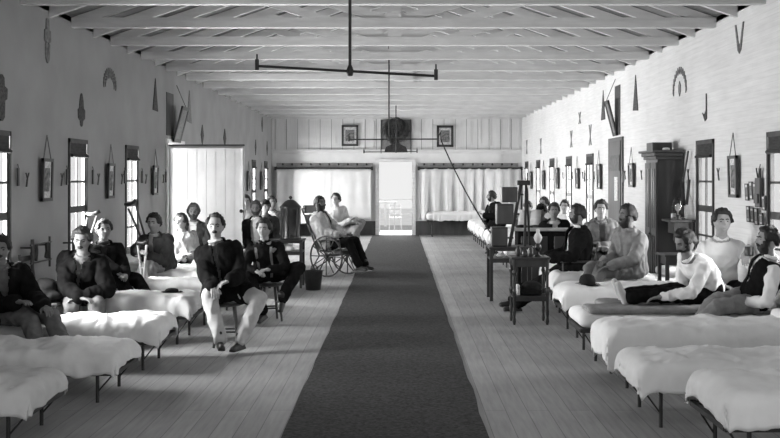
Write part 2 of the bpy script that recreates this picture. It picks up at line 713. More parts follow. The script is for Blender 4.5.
# runner
bm = B()
random.seed(3)
rows = []
for i in range(61):
    y = 4.4 + i * (29.9 - 4.4) / 60
    xl = -.79 + .018 * noise.noise(Vector((y * 1.3, 0, 0)))
    xr = .60 + .018 * noise.noise(Vector((y * 1.3, 9, 0)))
    rows.append([bm.verts.new(p) for p in ((xl, y, 0.0), (xl, y, .012), (xr, y, .012), (xr, y, 0.0))])
for a, b in zip(rows, rows[1:]):
    for j in range(4):
        bm.faces.new((a[j], a[(j + 1) % 4], b[(j + 1) % 4], b[j]))
bm.faces.new(rows[0][::-1])
bm.faces.new(rows[-1])
tag(build('carpet_runner', bm, M['runner'], loc=(0, 0, .001)), 'long dark carpet runner laid down the middle of the board floor', 'carpet')

# outside the far door
bm = B()
box(bm, -6, 6, YB + 6, YB + 30, -.35, -.15)
tag(build('ground', bm, M['ground']), kind='structure')
pt = empty('side_table', (-.38, YB + 1.5, 0), 0, 'small light table standing on the porch beyond the far doorway', 'table')
bm = B()
box(bm, -.3, .3, -.2, .2, .92, .97, .005)
build('table_top', bm, M['lightgrey'], pt)
for sx in (-1, 1):
    for sy in (-1, 1):
        bm = B()
        rod(bm, (sx * .24, sy * .15, 0), (sx * .24, sy * .15, .92), .02)
        build('leg', bm, M['lightgrey'], pt)
pc = empty('wooden_chair', (-.12, YB + 2.0, 0), 0, 'pale chair in the glare on the porch beyond the far doorway', 'chair')
bm = B()
box(bm, -.2, .2, -.2, .2, .42, .46, .005)
build('seat', bm, M['lightgrey'], pc)
bm = B()
for s in (-1, 1):
    rod(bm, (s * .18, .18, .46), (s * .17, .24, .86), .014)
for z in (.62, .82):
    box(bm, -.17, .17, .2, .23, z - .04, z + .04)
build('backrest', bm, M['lightgrey'], pc)
for sx in (-1, 1):
    for sy in (-1, 1):
        bm = B()
        rod(bm, (sx * .2, sy * .2, 0), (sx * .17, sy * .17, .42), .014)
        build('leg', bm, M['lightgrey'], pc)
bm = B()
for z in (.45, .95):
    box(bm, -2.5, 2.5, -.02, .02, z - .02, z + .02)
for i in range(6):
    box(bm, -2.5 + i - .03, -2.44 + i, -.03, .03, 0, .95)
tag(build('porch_railing', bm, M['white'], loc=(0, YB + 5.2, 0)), 'low white railing across the porch beyond the far doorway', 'railing')

# ---------------------------------------------------------------- end wall: rails, curtains, wreath, pictures
for nm, xa, xb, lab in (('peg_rail', -3.7, -.78, 'pegged rail on the end wall left of the far door'), ('peg_rail', .56, 3.6, 'pegged rail on the end wall right of the far door')):
    t = empty(nm, ((xa + xb) / 2, YB, 2.12), 0, lab, 'peg rail')
    w = (xb - xa) / 2
    bm = B()
    box(bm, -w, w, -.03, 0, -.06, .05)
    build('rail', bm, M['pale'], t)
    n = 10
    for i in range(n):
        bm = B()
        rod(bm, (-w + .2 + i * (2 * w - .4) / (n - 1), -.02, 0), (-w + .2 + i * (2 * w - .4) / (n - 1), -.09, .02), .028)
        build('peg', bm, M['dark'], t)


def curtain(xa, xb, z0, z1, fold, lab, seed):
    t = empty('wall_curtain', ((xa + xb) / 2, YB - .2, 0), 0, lab, 'curtain')
    w = (xb - xa) / 2
    bm = B()
    n, mm = 140, 14
    G = []
    for j in range(mm + 1):
        v = j / mm
        row = []
        for i in range(n + 1):
            u = i / n
            x = -w + 2 * w * u
            a = fold * (.3 + .9 * (1 - v))
            gath = noise.noise(Vector((u * 3.2 + seed, 0, 0)))
            y = a * math.sin(u * 62 + 6 * gath + (1 - v) * 2.2 * gath) * (.6 + .6 * abs(noise.noise(Vector((u * 7, seed, v * 1.2))))) + .02 * noise.noise(Vector((u * 14, v * 4, seed)))
            row.append(bm.verts.new((x, y, z0 + (z1 - z0) * v + .02 * math.sin(u * 25) * (1 - v))))
        G.append(row)
    for j in range(mm):
        for i in range(n):
            bm.faces.new((G[j][i], G[j][i + 1], G[j + 1][i + 1], G[j + 1][i]))
    c = build('cloth', bm, M['curtain'], t, True)
    sd = c.modifiers.new('t', 'SOLIDIFY')
    sd.thickness = .006
    bm = B()
    rod(bm, (-w - .03, 0, z1 + .01), (w + .03, 0, z1 + .01), .03)
    for s in (-1, 1):
        box(bm, s * w - .03 + s * .03, s * w + .03 + s * .03, -.03, .19, z1 - .05, z1 + .06)
    build('rod', bm, M['dark'], t)
    return t


curtain(-3.68, -.84, .46, 2.0, .012, 'flat pale cloth hung on the end wall left of the far door', 1.3)
curtain(.62, 3.66, .46, 2.0, .12, 'pale curtain hanging in folds on the end wall right of the far door', 5.1)


def picture(name, mtx, w, h, lab, cat='picture', group=None, inner='print_', fr='dark', fw=.035, mount=True, cord=.25, depth=.03):
    """front faces local -Y"""
    t = empty(name, (0, 0, 0), 0, lab, cat, group)
    t.matrix_world = mtx
    bm = B()
    for a, b, c, d in ((-w / 2, -w / 2 + fw, -h / 2, h / 2), (w / 2 - fw, w / 2, -h / 2, h / 2), (-w / 2, w / 2, -h / 2, -h / 2 + fw), (-w / 2, w / 2, h / 2 - fw, h / 2)):
        box(bm, a, b, -depth, 0, c, d)
    build('frame', bm, M[fr], t)
    bm = B()
    box(bm, -w / 2 + .01, w / 2 - .01, -.012, -.002, -h / 2 + .01, h / 2 - .01)
    build('mount', bm, M['paper'] if mount else M['faint'], t)
    bm = B()
    k = .55 if mount else .75
    box(bm, -w / 2 * k, w / 2 * k, -.014, -.010, -h / 2 * k, h / 2 * k)
    build('image', bm, M[inner], t)
    if cord:
        bm = B()
        rod(bm, (-w * .35, -.01, h / 2), (0, .0, h / 2 + cord), .005, n=6)
        rod(bm, (w * .35, -.01, h / 2), (0, .0, h / 2 + cord), .005, n=6)
        build('cord', bm, M['string'], t)
    return t


picture('framed_picture', Matrix.Translation((-1.48, YB - .02, 3.0)), .5, .63, 'dark framed engraving high on the end wall left of the wreath', fr='frame', fw=.06, cord=0)
picture('framed_picture', Matrix.Translation((1.39, YB - .02, 2.98)), .5, .65, 'dark framed portrait high on the end wall right of the wreath', fr='dark', fw=.07, cord=0)
t = empty('painted_panel', (-.09, YB - .05, 2.96), 0, 'grey painted panel over the far door, behind the wreath', 'panel')
bm = B()
box(bm, -.46, .46, -.01, .025, -.5, .52)
build('panel_board', bm, M['midgrey'], t)
bm = B()
for x in (-.46, .44):
    box(bm, x, x + .02, -.03, 0, -.5, .52)
build('border', bm, M['dark'], t)
bm = B()
pts = [(-.36, -.47), (.36, -.47), (.3, -.3), (.12, -.22), (.08, -.1), (-.08, -.1), (-.12, -.22), (-.3, -.3)]
prism(bm, pts, Matrix.Translation((0, -.022, 0)), .012)
build('painted_mound', bm, M['charcoal'], t)
t = empty('wreath', (-.08, YB - .12, 3.15), 0, 'round dark evergreen wreath hung over the far door', 'wreath')
bm = B()
random.seed(5)
for i in range(420):
    a = random.uniform(0, 2 * math.pi)
    if abs(a - 3 * math.pi / 2) < .2:
        continue
    rr = .33 + random.gauss(0, .035)
    c = Vector((rr * math.cos(a), random.uniform(-.05, .05), rr * math.sin(a)))
    d = Vector((math.cos(a + 1.2), random.uniform(-.4, .4), math.sin(a + 1.2))).normalized() * .06
    bar(bm, c - d, c + d, .028, .008)
build('foliage', bm, M['evergreen'], t)
bm = B()
for i in range(160):
    a = random.uniform(0, 2 * math.pi)
    rr = .2 * math.sqrt(random.random())
    c = Vector((rr * math.cos(a), random.uniform(-.03, .03), rr * math.sin(a)))
    d = Vector((random.uniform(-1, 1), random.uniform(-.3, .3), random.uniform(-1, 1))).normalized() * .05
    bar(bm, c - d, c + d, .03, .01)
ring(bm, (0, 0, 0), (1, 0, 0), (0, 0, 1), .19, .012)
build('rosette', bm, M['evergreen'], t)


# ---------------------------------------------------------------- pictures and ornaments on the side walls
def wall_mtx(side, y, z, tilt=0.0, off=.02):
    """frame of an item on a side wall; local -Y faces into the room"""
    x = XL + off if side < 0 else XR - off
    rz = Matrix.Rotation(math.pi / 2 if side < 0 else -math.pi / 2, 4, 'Z')
    return Matrix.Translation((x, y, z)) @ rz @ Matrix.Rotation(tilt, 4, 'X')


far = 'small dark picture hung between far windows on the %s wall'
for y, z, w, h, lab in (
        (10.76, 1.72, .36, .46, 'tilted dark framed picture nearest the camera on the left wall'),
        (13.15, 1.70, .34, .46, 'framed picture between the second and third left windows'),
        (15.55, 1.70, .34, .46, 'framed picture on the left wall just before the white door leaf'),
        (25.2, 1.65, .34, .5, None), (27.6, 1.65, .34, .5, None)):
    picture('framed_picture', wall_mtx(-1, y, z, R(1.5), .03), w * .85, h, lab or far % 'left', group='pictures on the left wall')
for y, z, w, h, lab in (
        (10.98, 1.755, .32, .46, 'narrow framed picture hung by a cord between the two near right windows'),
        (15.8, 1.78, .36, .38, 'tilted picture on the right wall between cabinet and dark door'),
        (18.35, 1.76, .34, .46, 'first narrow picture beyond the dark door on the right wall'),
        (20.6, 1.72, .34, .42, None), (23.2, 1.72, .34, .48, None), (25.4, 1.68, .34, .48, None), (27.8, 1.66, .34, .48, None)):
    picture('framed_picture', wall_mtx(1, y, z, R(1.5), .03), w * .85, h, lab or far % 'right', group='pictures on the right wall')

# little cartes on the right wall beside the near window
cart = [(749, 192, 17), (753.2, 190.5, 18), (757, 191, 16), (750.5, 214, 16), (754.5, 215, 15), (758.5, 216.5, 17), (763.5, 219, 12), (766, 203, 15)]
for i, (px, py, hh) in enumerate(cart):
    Y = 3.70 * 1000 / (px - CX)
    p = at(px, py, Y)
    picture('photograph_card', wall_mtx(1, Y, p.z, R(3), .025), .09, hh * Y / 1000, 'small dark framed photograph in the cluster between the near right windows', 'photograph', 'cluster of little photographs', fr='dark', fw=.012, mount=True, cord=0, inner='midgrey', depth=.015)
t = empty('letter_rack', (0, 0, 0), 0, 'tall narrow rack standing over the cluster of little photographs', 'rack')
Y = 3.70 * 1000 / (761 - CX)
t.matrix_world = wall_mtx(1, Y, 1.6, 0, .02)
bm = B()
box(bm, -.07, .07, -.03, 0, -.16, .14, .004)
box(bm, -.05, .05, -.05, -.03, -.12, -.02, .004)
build('rack_body', bm, M['wood'], t)
bm = B()
rod(bm, (0, -.02, .12), (-.05, -.02, .24), .008)
rod(bm, (0, -.02, .12), (.05, -.02, .24), .008)
build('top_hook', bm, M['dark'], t)


# forked wall hooks
def hook(side, y, z):
    bm = B()
    mt = wall_mtx(side, y, z)
    P = lambda a, b, c: mt @ Vector((a, b, c))
    rod(bm, P(0, -.01, -.07), P(0, -.02, .01), .009, n=6)
    rod(bm, P(0, -.02, .01), P(-.04, -.02, .07), .007, n=6)
    rod(bm, P(0, -.02, .01), P(.04, -.02, .07), .007, n=6)
    s = 'left' if side < 0 else 'right'
    tag(build('wall_hook', bm, M['frame']), 'small forked wooden hook beside a window on the %s wall' % s, 'hook', 'forked hooks on the %s wall' % s)


for y in (10.2, 11.25, 12.62, 13.7, 15.0, 16.1):
    hook(-1, y, 1.72)
for y in (11.5, 12.7, 15.15, 16.25, 18.85, 20.0, 21.2, 22.4):
    hook(1, y, 1.78)
# narrow slats hung beside the windows
for side, ys in ((-1, (9.98, 11.45, 12.42, 13.86, 14.8, 16.3)), (1, (10.2, 14.05, 16.45, 18.95, 19.85))):
    for y in ys:
        s = 'left' if side < 0 else 'right'
        mt = wall_mtx(side, y, 1.75)
        bm = B()
        box(bm, -.02, .02, -.02, 0, -.09, .09, .003, mt)
        rod(bm, mt @ Vector((0, -.015, .08)), mt @ Vector((0, -.005, .13)), .005, n=6)
        tag(build('match_holder', bm, M['dark']), 'narrow dark holder fixed at a window edge on the %s wall' % s, 'holder', 'dark holders on the %s wall' % s)


def ornament(side, Y, z, pieces, m, lab, t=.012):
    """cut ornament: pieces = outlines in metres (along wall to the far end, up)"""
    bm = B()
    x = XL if side < 0 else XR
    for pc_ in pieces:
        mt = Matrix(((0, side * -1.0, 0, x), (1, 0, 0, Y), (0, 0, 1, z), (0, 0, 0, 1)))
        prism(bm, pc_, mt, t)
    return tag(build('wall_ornament', bm, M[m]), lab, 'wall ornament')


def lobes(seq):
    """symmetric silhouette from half widths [(w, z)]"""
    return [[(-w, z) for w, z in seq] + [(w, z) for w, z in reversed(seq)]]


def arc_beads(n, rx, rz, l, w):
    out = []
    for i in range(n):
        a = math.pi * i / (n - 1)
        c = Vector((rx * math.cos(a), rz * math.sin(a)))
        d = Vector((.35 * math.cos(a), 1)).normalized()
        e = Vector((-d.y, d.x))
        out.append([tuple(c + d * l / 2), tuple(c + e * w / 2), tuple(c - d * l / 2), tuple(c - e * w / 2)])
    A = [math.pi * i / 24 for i in range(25)]
    out.append([(rx * math.cos(a), rz * math.sin(a)) for a in A] + [((rx - .008) * math.cos(a), (rz - .008) * math.sin(a)) for a in reversed(A)])
    return out


YL = lambda px: 3830 / (CX - px)
YR = lambda px: 3710 / (px - CX)
zz = lambda py, Y: EYE - (py - CY) * Y / 1000
Y = 9.62
ornament(-1, Y, zz(98, Y), lobes([(.02, -.22), (.07, -.18), (.08, -.02), (.13, .0), (.14, .1), (.07, .12), (.06, .2), (.015, .23)]), 'evergreen', 'black cut ornament at the left edge of the left wall')
Y = YL(47)
lyre = lobes([(.01, -.22), (.05, -.18), (.07, -.02), (.03, .02), (.0, -.16)]) + lobes([(.0, .0), (.1, .02), (.09, .14), (.05, .14), (.04, .26), (.0, .27)])
ornament(-1, Y, zz(43, Y), lyre, 'faint', 'faded lyre shaped ornament high on the left wall under the first beam')
Y = YL(81)
ornament(-1, Y, zz(110, Y), lobes([(.01, -.2), (.04, -.18), (.05, -.13), (.12, -.1), (.13, .0), (.08, .02), (.06, .12), (.03, .18), (.01, .2)]), 'evergreen', 'dark leafy ornament on the left wall above the second window')
Y = YL(109.5)
ornament(-1, Y, zz(86, Y), arc_beads(13, .28, .2, .085, .022) + arc_beads(9, .2, .13, .06, .018), 'faint', 'arch of small leaves on the left wall below the roof beams')
Y = YL(155)
ornament(-1, Y, zz(95, Y), [[(-.16, -.24), (.16, -.25), (.0, .26)]], 'evergreen', 'tall dark triangle ornament on the left wall')
Y = YL(189)
ornament(-1, Y, zz(107, Y), [[(-.2, -.27), (.2, -.29), (.0, .3)]], 'faint', 'paler tall triangle ornament on the left wall past the transom sash')
Y = YL(202)
ornament(-1, Y, zz(135, Y), [[(0, -.2), (.14, 0), (0, .2), (-.14, 0)]], 'evergreen', 'narrow diamond ornament above the white door leaf')
Y = YL(224.5)
ornament(-1, Y, zz(138, Y), [[(0, -.22), (.17, 0), (0, .2), (-.17, 0)]], 'evergreen', 'farther narrow diamond ornament above the white door leaf')
Y = YR(740)
vp = [[(-.14, .17), (-.11, .17), (-.02, -.08), (.0, -.16), (-.05, -.12)], [(.14, .17), (.11, .17), (.02, -.08), (.0, -.16), (.05, -.12)], [(-.05, -.05), (.05, -.05), (.02, -.14), (-.02, -.14)]]
ornament(1, Y, zz(39, Y), vp, 'faint', 'wishbone shaped ornament highest on the right wall')
Y = YR(680)
ornament(1, Y, zz(91, Y), arc_beads(13, .3, .27, .1, .045) + [[(-.05, .0), (0, -.07), (.05, .0), (.05, .07), (0, .13), (-.05, .07)]], 'faint', 'leafy arch with a medallion inside on the right wall')
Y = YR(706)
ornament(1, Y, zz(107, Y), [[(-.04, .16), (-.02, .16), (-.02, -.04), (.06, -.1), (.12, -.06), (.02, -.17), (-.05, -.14)]], 'evergreen', 'dark sickle shaped ornament on the right wall above the window')
Y = YR(636)
ornament(1, Y, zz(94, Y), [[(-.16, -.27), (.17, -.25), (.0, .3)]], 'evergreen', 'dark triangle ornament on the right wall beyond the leafy arch')
Y = YR(603.5)
ornament(1, Y, zz(105, Y), [[(-.18, -.27), (.18, -.27), (.0, .27)]], 'evergreen', 'triangle ornament on the right wall beside the transom cord')
for px, py, h in ((590.5, 135, .2), (571.5, 139, .18), (541, 146, .2), (527, 147, .2), (580, 118, .12)):
    Y = YR(px)
    ornament(1, Y, zz(py, Y), [[(-.13, h), (-.07, h), (.0, 0), (.13, -h), (.07, -h), (-.03, -.0)], [(.13, h), (.07, h), (-.0, 0), (-.13, -h), (-.07, -h), (.03, .0)]], 'faint', 'faint hourglass ornament far down the right wall')['group'] = 'far ornaments on the right wall'
for px, py in ((255.5, 147), (267, 148), (262, 124)):
    Y = YL(px)
    ornament(-1, Y, zz(py, Y), [[(0, -.22), (.12, 0), (0, .2), (-.12, 0)]], 'evergreen', 'narrow diamond ornament far down the left wall')['group'] = 'far ornaments on the left wall'
# ---------------------------------------------------------------- cots
def pad(L, Wd, T, r, seed, amp, nx=44, ny=20, nz=6, sag=.02, droop=0.0):
    """soft rounded slab centred on x,y with its bottom at z=0"""
    bm = B()
    bmesh.ops.create_cube(bm, size=1)
    # build a gridded box by mapping
    bm.free()
    bm = B()
    def P(u, v, w):
        p = Vector(((u - .5) * L, (v - .5) * Wd, w * T))
        c = Vector((max(-L / 2 + r, min(L / 2 - r, p.x)), max(-Wd / 2 + r, min(Wd / 2 - r, p.y)), max(min(r, T / 2), min(T - min(r, T / 2), p.z))))
        d = p - c
        if d.length > 1e-6:
            m_ = max(abs(d.x), abs(d.y), abs(d.z))
            rr = Vector((d.x, d.y, d.z)).normalized()
            p = c + Vector((rr.x * m_, rr.y * m_, rr.z * min(m_, min(r, T / 2))))
        n = noise.noise(Vector((p.x * 2.2 + seed, p.y * 3.2, p.z * 2))) + .6 * (1 - 2.4 * abs(noise.noise(Vector((p.x * 4 + p.y * 3 + seed * 2, p.y * 2.5 - p.x * 2, seed)))))
        q = Vector((p.x, p.y * (1 + .03 * noise.noise(Vector((p.x * 3, seed, 0)))), p.z))
        top = max(0, min(1, p.z / T))
        q.z += amp * n * top - sag * math.cos(p.y / Wd * math.pi) * -1 * top
        q.z -= droop * max(0, (p.x - L / 2 + .25) / .25) ** 2
        if droop:
            q.y += .03 * n * (1 - top)
        return q
    grid = {}
    def V(i, j, k):
        if (i, j, k) not in grid:
            grid[(i, j, k)] = bm.verts.new(P(i / nx, j / ny, k / nz))
        return grid[(i, j, k)]
    for i in range(nx):
        for j in range(ny):
            bm.faces.new((V(i, j, nz), V(i + 1, j, nz), V(i + 1, j + 1, nz), V(i, j + 1, nz)))
            bm.faces.new((V(i, j, 0), V(i, j + 1, 0), V(i + 1, j + 1, 0), V(i + 1, j, 0)))
    for k in range(nz):
        for i in range(nx):
            bm.faces.new((V(i, 0, k), V(i + 1, 0, k), V(i + 1, 0, k + 1), V(i, 0, k + 1)))
            bm.faces.new((V(i, ny, k), V(i, ny, k + 1), V(i + 1, ny, k + 1), V(i + 1, ny, k)))
        for j in range(ny):
            bm.faces.new((V(0, j, k), V(0, j, k + 1), V(0, j + 1, k + 1), V(0, j + 1, k)))
            bm.faces.new((V(nx, j, k), V(nx, j + 1, k), V(nx, j + 1, k + 1), V(nx, j, k + 1)))
    return bm


def cover(x0, x1, Wd, ztop, zlow, seed, amp=.027, n=90, m=40):
    """blanket draped over a pad: across the width and over the foot end (x1)"""
    bm = B()
    G = []
    half = Wd / 2 + .012
    drop = ztop - zlow
    tot = 2 * half + 2 * drop
    rr = .07
    for i in range(n + 1):
        row = []
        u = i / n
        for j in range(m + 1):
            s = -tot / 2 + tot * j / m
            a = abs(s)
            if a < half - rr:
                y, z = a, 0
            elif a < half + rr * .57:
                t = (a - half + rr) / rr
                y, z = half - rr + rr * math.sin(min(t, 1.57)), -rr * (1 - math.cos(min(t, 1.57)))
            else:
                y, z = half, -rr - (a - half - rr * .57)
            y *= 1 if s >= 0 else -1
            # along x: last quarter turns over the foot end
            L = (x1 - x0) + drop * .8
            sx = u * L
            flat = x1 - x0 - .1
            if sx < flat:
                x, dz = x0 + sx, 0
            else:
                t = (sx - flat) / .1
                if t < 1.57:
                    x, dz = x0 + flat + .1 * math.sin(t), -.1 * (1 - math.cos(t))
                else:
                    x, dz = x0 + flat + .1 + .004 * math.sin(s * 30), -.1 - (sx - flat - .157)
            k = max(0, z + rr * .0)
            zz_ = ztop + min(z, 0) + dz
            if dz < -.05 and z < -.03:
                zz_ = max(zz_, ztop + min(z, dz) - .02)
                y *= .96
            wx = x + .08 * noise.noise(Vector((x * 5, y * 5, seed)))
            nf = noise.noise(Vector((x * 2.2 + seed, y * 3.2, 0))) + .7 * (1 - 2.6 * abs(noise.noise(Vector((wx * 3.5 + y * 2.2 + seed * 2, y * 2.0 - wx * 1.5, seed))))) + .35 * (1 - 2.6 * abs(noise.noise(Vector((wx * 9 - y * 5 + seed, y * 6 + wx * 3, seed + 3)))))
            zz_ += amp * nf + .02 * math.cos(y / Wd * math.pi)
            side = max(0, min(1, (ztop - zz_) / drop))
            wv = noise.noise(Vector((x * 6, seed * 3, y * 4)))
            rg = 1 - 2.6 * abs(noise.noise(Vector((x * 7 + seed, 1.5 * zz_, seed + (9 if y > 0 else 0)))))
            y += (.022 * wv + .02 * rg) * side * (1 if y >= 0 else -1)
            if dz < -.05:
                x += .02 * noise.noise(Vector((y * 9, seed, zz_ * 3)))
            if side > .6:
                zz_ += .03 * noise.noise(Vector((x * 3 + seed, y * 3, 4)))
            row.append(bm.verts.new((x, y, zz_)))
        G.append(row)
    for i in range(n):
        for j in range(m):
            bm.faces.new((G[i][j], G[i + 1][j], G[i + 1][j + 1], G[i][j + 1]))
    return bm


def make_cot(loc, rz, L, Wd, zr, T, seed, bl, label, group, blanket='white', matt='white', cov=(.0, 1.0), low=.03):
    """x runs from the wall (-) to the foot end (+)"""
    t = empty('cot', loc, rz, label, 'cot', group)
    bm = B()
    for s in (-1, 1):
        bar(bm, (-L / 2 + .02, s * (Wd / 2 - .02), zr), (L / 2 - .02, s * (Wd / 2 - .02), zr), .03, .035)
    for x in (-L / 2 + .03, -.3, .3, L / 2 - .03):
        bar(bm, (x, -Wd / 2 + .02, zr), (x, Wd / 2 - .02, zr), .03, .03)
    for i in range(9):
        y = -Wd / 2 + .08 + i * (Wd - .16) / 8
        bar(bm, (-L / 2 + .03, y, zr + .01), (L / 2 - .03, y, zr + .01), .02, .006)
    build('frame', bm, M['iron'], t)
    for sx in (-1, 1):
        for sy in (-1, 1):
            bm = B()
            x = sx * (L / 2 - .17)
            y = sy * (Wd / 2 - .04)
            rod(bm, (x, y, 0), (x, y, zr), .014, n=8)
            rod(bm, (x, y, zr * .35), (x + sx * .13, y, zr), .007, n=6)
            build('leg', bm, M['iron'], t)
    p = pad(L - .02, Wd - .02, T, min(.09, T * .55), seed, .014)
    p2 = build('mattress', p, M[matt], t, True)
    p2.location.z = zr + .02
    if blanket is None:
        for dy, w_, th, x1 in ((-.17, .34, .075, .28), (.16, .38, .06, .10)):
            q = pad(L - x1, w_, th, .03, seed + dy * 9, .012, 40, 14, 4, 0)
            b_ = build('blanket', q, M['greyblanket'], t, True)
            b_.location = (-x1 / 2, dy, zr + .02 + T - .005)
    elif cov:
        c = cover(-L / 2 + cov[0] * L, L / 2 - .01, Wd, zr + .03 + T, zr + low, seed + 2)
        co = build('blanket', c, M[blanket], t, True)
        sd = co.modifiers.new('t', 'SOLIDIFY')
        sd.thickness = .014
        sd.offset = 1
    if bl:
        q = pad(.34, Wd - .14, .12, .055, seed + 5, .008, 10, 16, 4, 0)
        q2 = build('pillow', q, M['white'], t, True)
        q2.location = (-L / 2 + .22, 0, zr + .02 + T)
    return t


LW, RW = 1.62, 1.86
CL = [6.75, 8.06, 9.36, 10.76, 12.12, 13.42, 14.72]
lab_l = ['cot nearest the camera on the left, cut off by the bottom left corner',
         'left cot whose foot end lies just below the dark jacketed man at the edge',
         'left cot directly in front of the dark man with lowered eyes',
         'left cot with a small dark hat by its foot, beside the man on the stool',
         'left cot with a dark rug over its head end, where the blurred dark figure sits',
         'left cot on which the man holding a crutch sits cross legged',
         'left cot under the pale shirted reclining man near the white door leaf']
protoL = None
for i, y in enumerate(CL):
    x = XL + .06 + LW / 2 + [-.2, -.02, .0, .0, .02, .06, .1][i]
    make_cot((x, y, 0), 0, LW, .68, [.23, .23, .25, .28, .29, .30, .30][i], [.12, .12, .14, .15, .16, .16, .16][i], 3.1 * i + 1, True, lab_l[i], 'cots along the left wall', blanket='sheet' if i in (0, 3) else 'white', matt='white', cov=(.42, 1) if i % 2 == 0 else (.3, 1))
for j, y in enumerate((19.2, 20.5, 21.8, 23.1, 24.4, 25.7)):
    make_cot((XL + .06 + 1.7 / 2, y, 0), 0, 1.7, .68, .30, .17, 7.7 * j, True, 'white cot beyond the left doorway, mostly hidden behind the seated men', 'far cots along the left wall', cov=(.4, 1)) if j == 0 else None
CR = [6.05, 7.3, 8.6, 9.82, 11.2, 12.58, 13.92]
XF = [1.84, 1.66, 1.72, 1.70, 1.77, 1.90, 2.0]
lab_r = ['white cot nearest the camera on the right, its bare iron rail and legs showing',
         'second white cot from the camera on the right, blanket folded short of its middle',
         'right cot draped to below its rail, in front of the grey blanket cot',
         'cot with folded grey blankets under the man in shirt sleeves reaching for his feet',
         'white cot on which a black bowler hat lies',
         'white cot under the seated bearded man in a pale sack coat',
         'white cot behind the bearded man in the pale sack coat']
for i, y in enumerate(CR):
    L = XR - .04 - XF[i]
    make_cot((XF[i] + L / 2, y, 0), math.pi, L, .70, [.31, .27, .29, .29, .31, .31, .31][i], [.16, .13, .16, .14, .17, .17, .17][i], 2.3 * i + 11, i not in (0,), lab_r[i], 'cots along the right wall', blanket=['white', 'white', 'white', None, 'white', 'white', 'white'][i], cov=[(.12, 1), (.35, 1), (.02, 1), (.15, 1), (.3, 1), (.3, 1), (.3, 1)][i], low=[.04, .0, -.09, -.02, .03, .03, .03][i])
src = None
for j, y in enumerate((18.3, 19.6, 20.9, 22.2, 23.5, 24.8, 26.1, 27.4)):
    if j == 0:
        src = make_cot((2.78, y, 0), math.pi, 1.75, .68, .31, .19, 41.3, True, 'white cot far down the right wall, only its foot end showing', 'far cots along the right wall', cov=(.3, 1))
    else:
        dup(src, (2.78, y, 0), math.pi)
make_cot((-2.45, 29.55, 0), 0, 1.9, .7, .38, .2, 51, False, 'white cot along the end wall left of the far door', 'cots along the end wall', cov=(.1, 1))
make_cot((1.75, 29.55, 0), 0, 1.9, .7, .46, .2, 57, False, 'white cot along the end wall right of the far door, dark beneath', 'cots along the end wall', cov=(.1, 1))

# ---------------------------------------------------------------- seats and tables
def stool(loc, rz, h, r, label, name='stool', m='dark'):
    t = empty(name, loc, rz, label, 'stool')
    bm = B()
    lathe(bm, [(r * .9, h - .035), (r, h - .025), (r, h - .006), (r * .96, h)], n=24)
    build('seat', bm, M[m], t, False)
    for i in range(4):
        a = math.pi / 4 + i * math.pi / 2
        bm = B()
        rod(bm, (r * 1.05 * math.cos(a), r * 1.05 * math.sin(a), 0), (r * .7 * math.cos(a), r * .7 * math.sin(a), h - .03), .013, .019)
        build('leg', bm, M[m], t)
    bm = B()
    for i in range(4):
        a, b = math.pi / 4 + i * math.pi / 2, math.pi / 4 + (i + 1) * math.pi / 2
        z = .16 + .06 * (i % 2)
        k = r * (1.05 - .35 * z / h)
        rod(bm, (k * math.cos(a), k * math.sin(a), z), (k * math.cos(b), k * math.sin(b), z), .009)
    build('stretcher', bm, M[m], t)
    return t


def chair(loc, rz, label, h=.45, w=.40, bh=.9, m='dark', name='wooden_chair', slats=3, arms=False):
    """front faces local -Y"""
    t = empty(name, loc, rz, label, 'chair')
    bm = B()
    box(bm, -w / 2, w / 2, -w / 2, w / 2, h - .035, h, .01)
    build('seat', bm, M[m], t)
    for sx in (-1, 1):
        bm = B()
        rod(bm, (sx * w * .46, -w * .45, 0), (sx * w * .42, -w * .42, h - .03), .014, .018)
        build('leg', bm, M[m], t)
        bm = B()
        rod(bm, (sx * w * .45, w * .52, 0), (sx * w * .42, w * .42, h - .03), .014, .018)
        build('leg', bm, M[m], t)
    bm = B()
    for sx in (-1, 1):
        rod(bm, (sx * w * .42, w * .42, h), (sx * w * .44, w * .58, bh), .016, .012)
    for i in range(slats):
        z = h + .12 + (bh - h - .17) * i / max(1, slats - 1)
        y = w * (.42 + .16 * (z - h) / (bh - h))
        box(bm, -w * .43, w * .43, y - .008, y + .008, z - .025, z + .025)
    build('backrest', bm, M[m], t)
    if arms:
        for sx in (-1, 1):
            bm = B()
            bar(bm, (sx * w * .5, w * .45, h + .2), (sx * w * .52, -w * .5, h + .2), .05, .025)
            rod(bm, (sx * w * .5, -w * .42, h), (sx * w * .5, -w * .42, h + .2), .012)
            build('armrest', bm, M[m], t)
    bm = B()
    for s in (-1, 1):
        rod(bm, (s * w * .45, -w * .45, .18), (s * w * .45, w * .5, .18), .009)
    rod(bm, (-w * .45, -w * .45, .22), (w * .45, -w * .45, .22), .009)
    build('stretcher', bm, M[m], t)
    return t


def turned_leg(bm, x, y, h, r=.02):
    pr = [(r * .6, 0), (r, .04), (r * .7, .09), (r * 1.1, .16), (r * .8, .2), (r * .95, h * .45), (r * 1.25, h * .5), (r * .8, h * .55), (r * .8, h * .75), (r * 1.3, h * .8), (r * .9, h * .84), (r * 1.2, h)]
    lathe(bm, pr, (x, y, 0), 10)


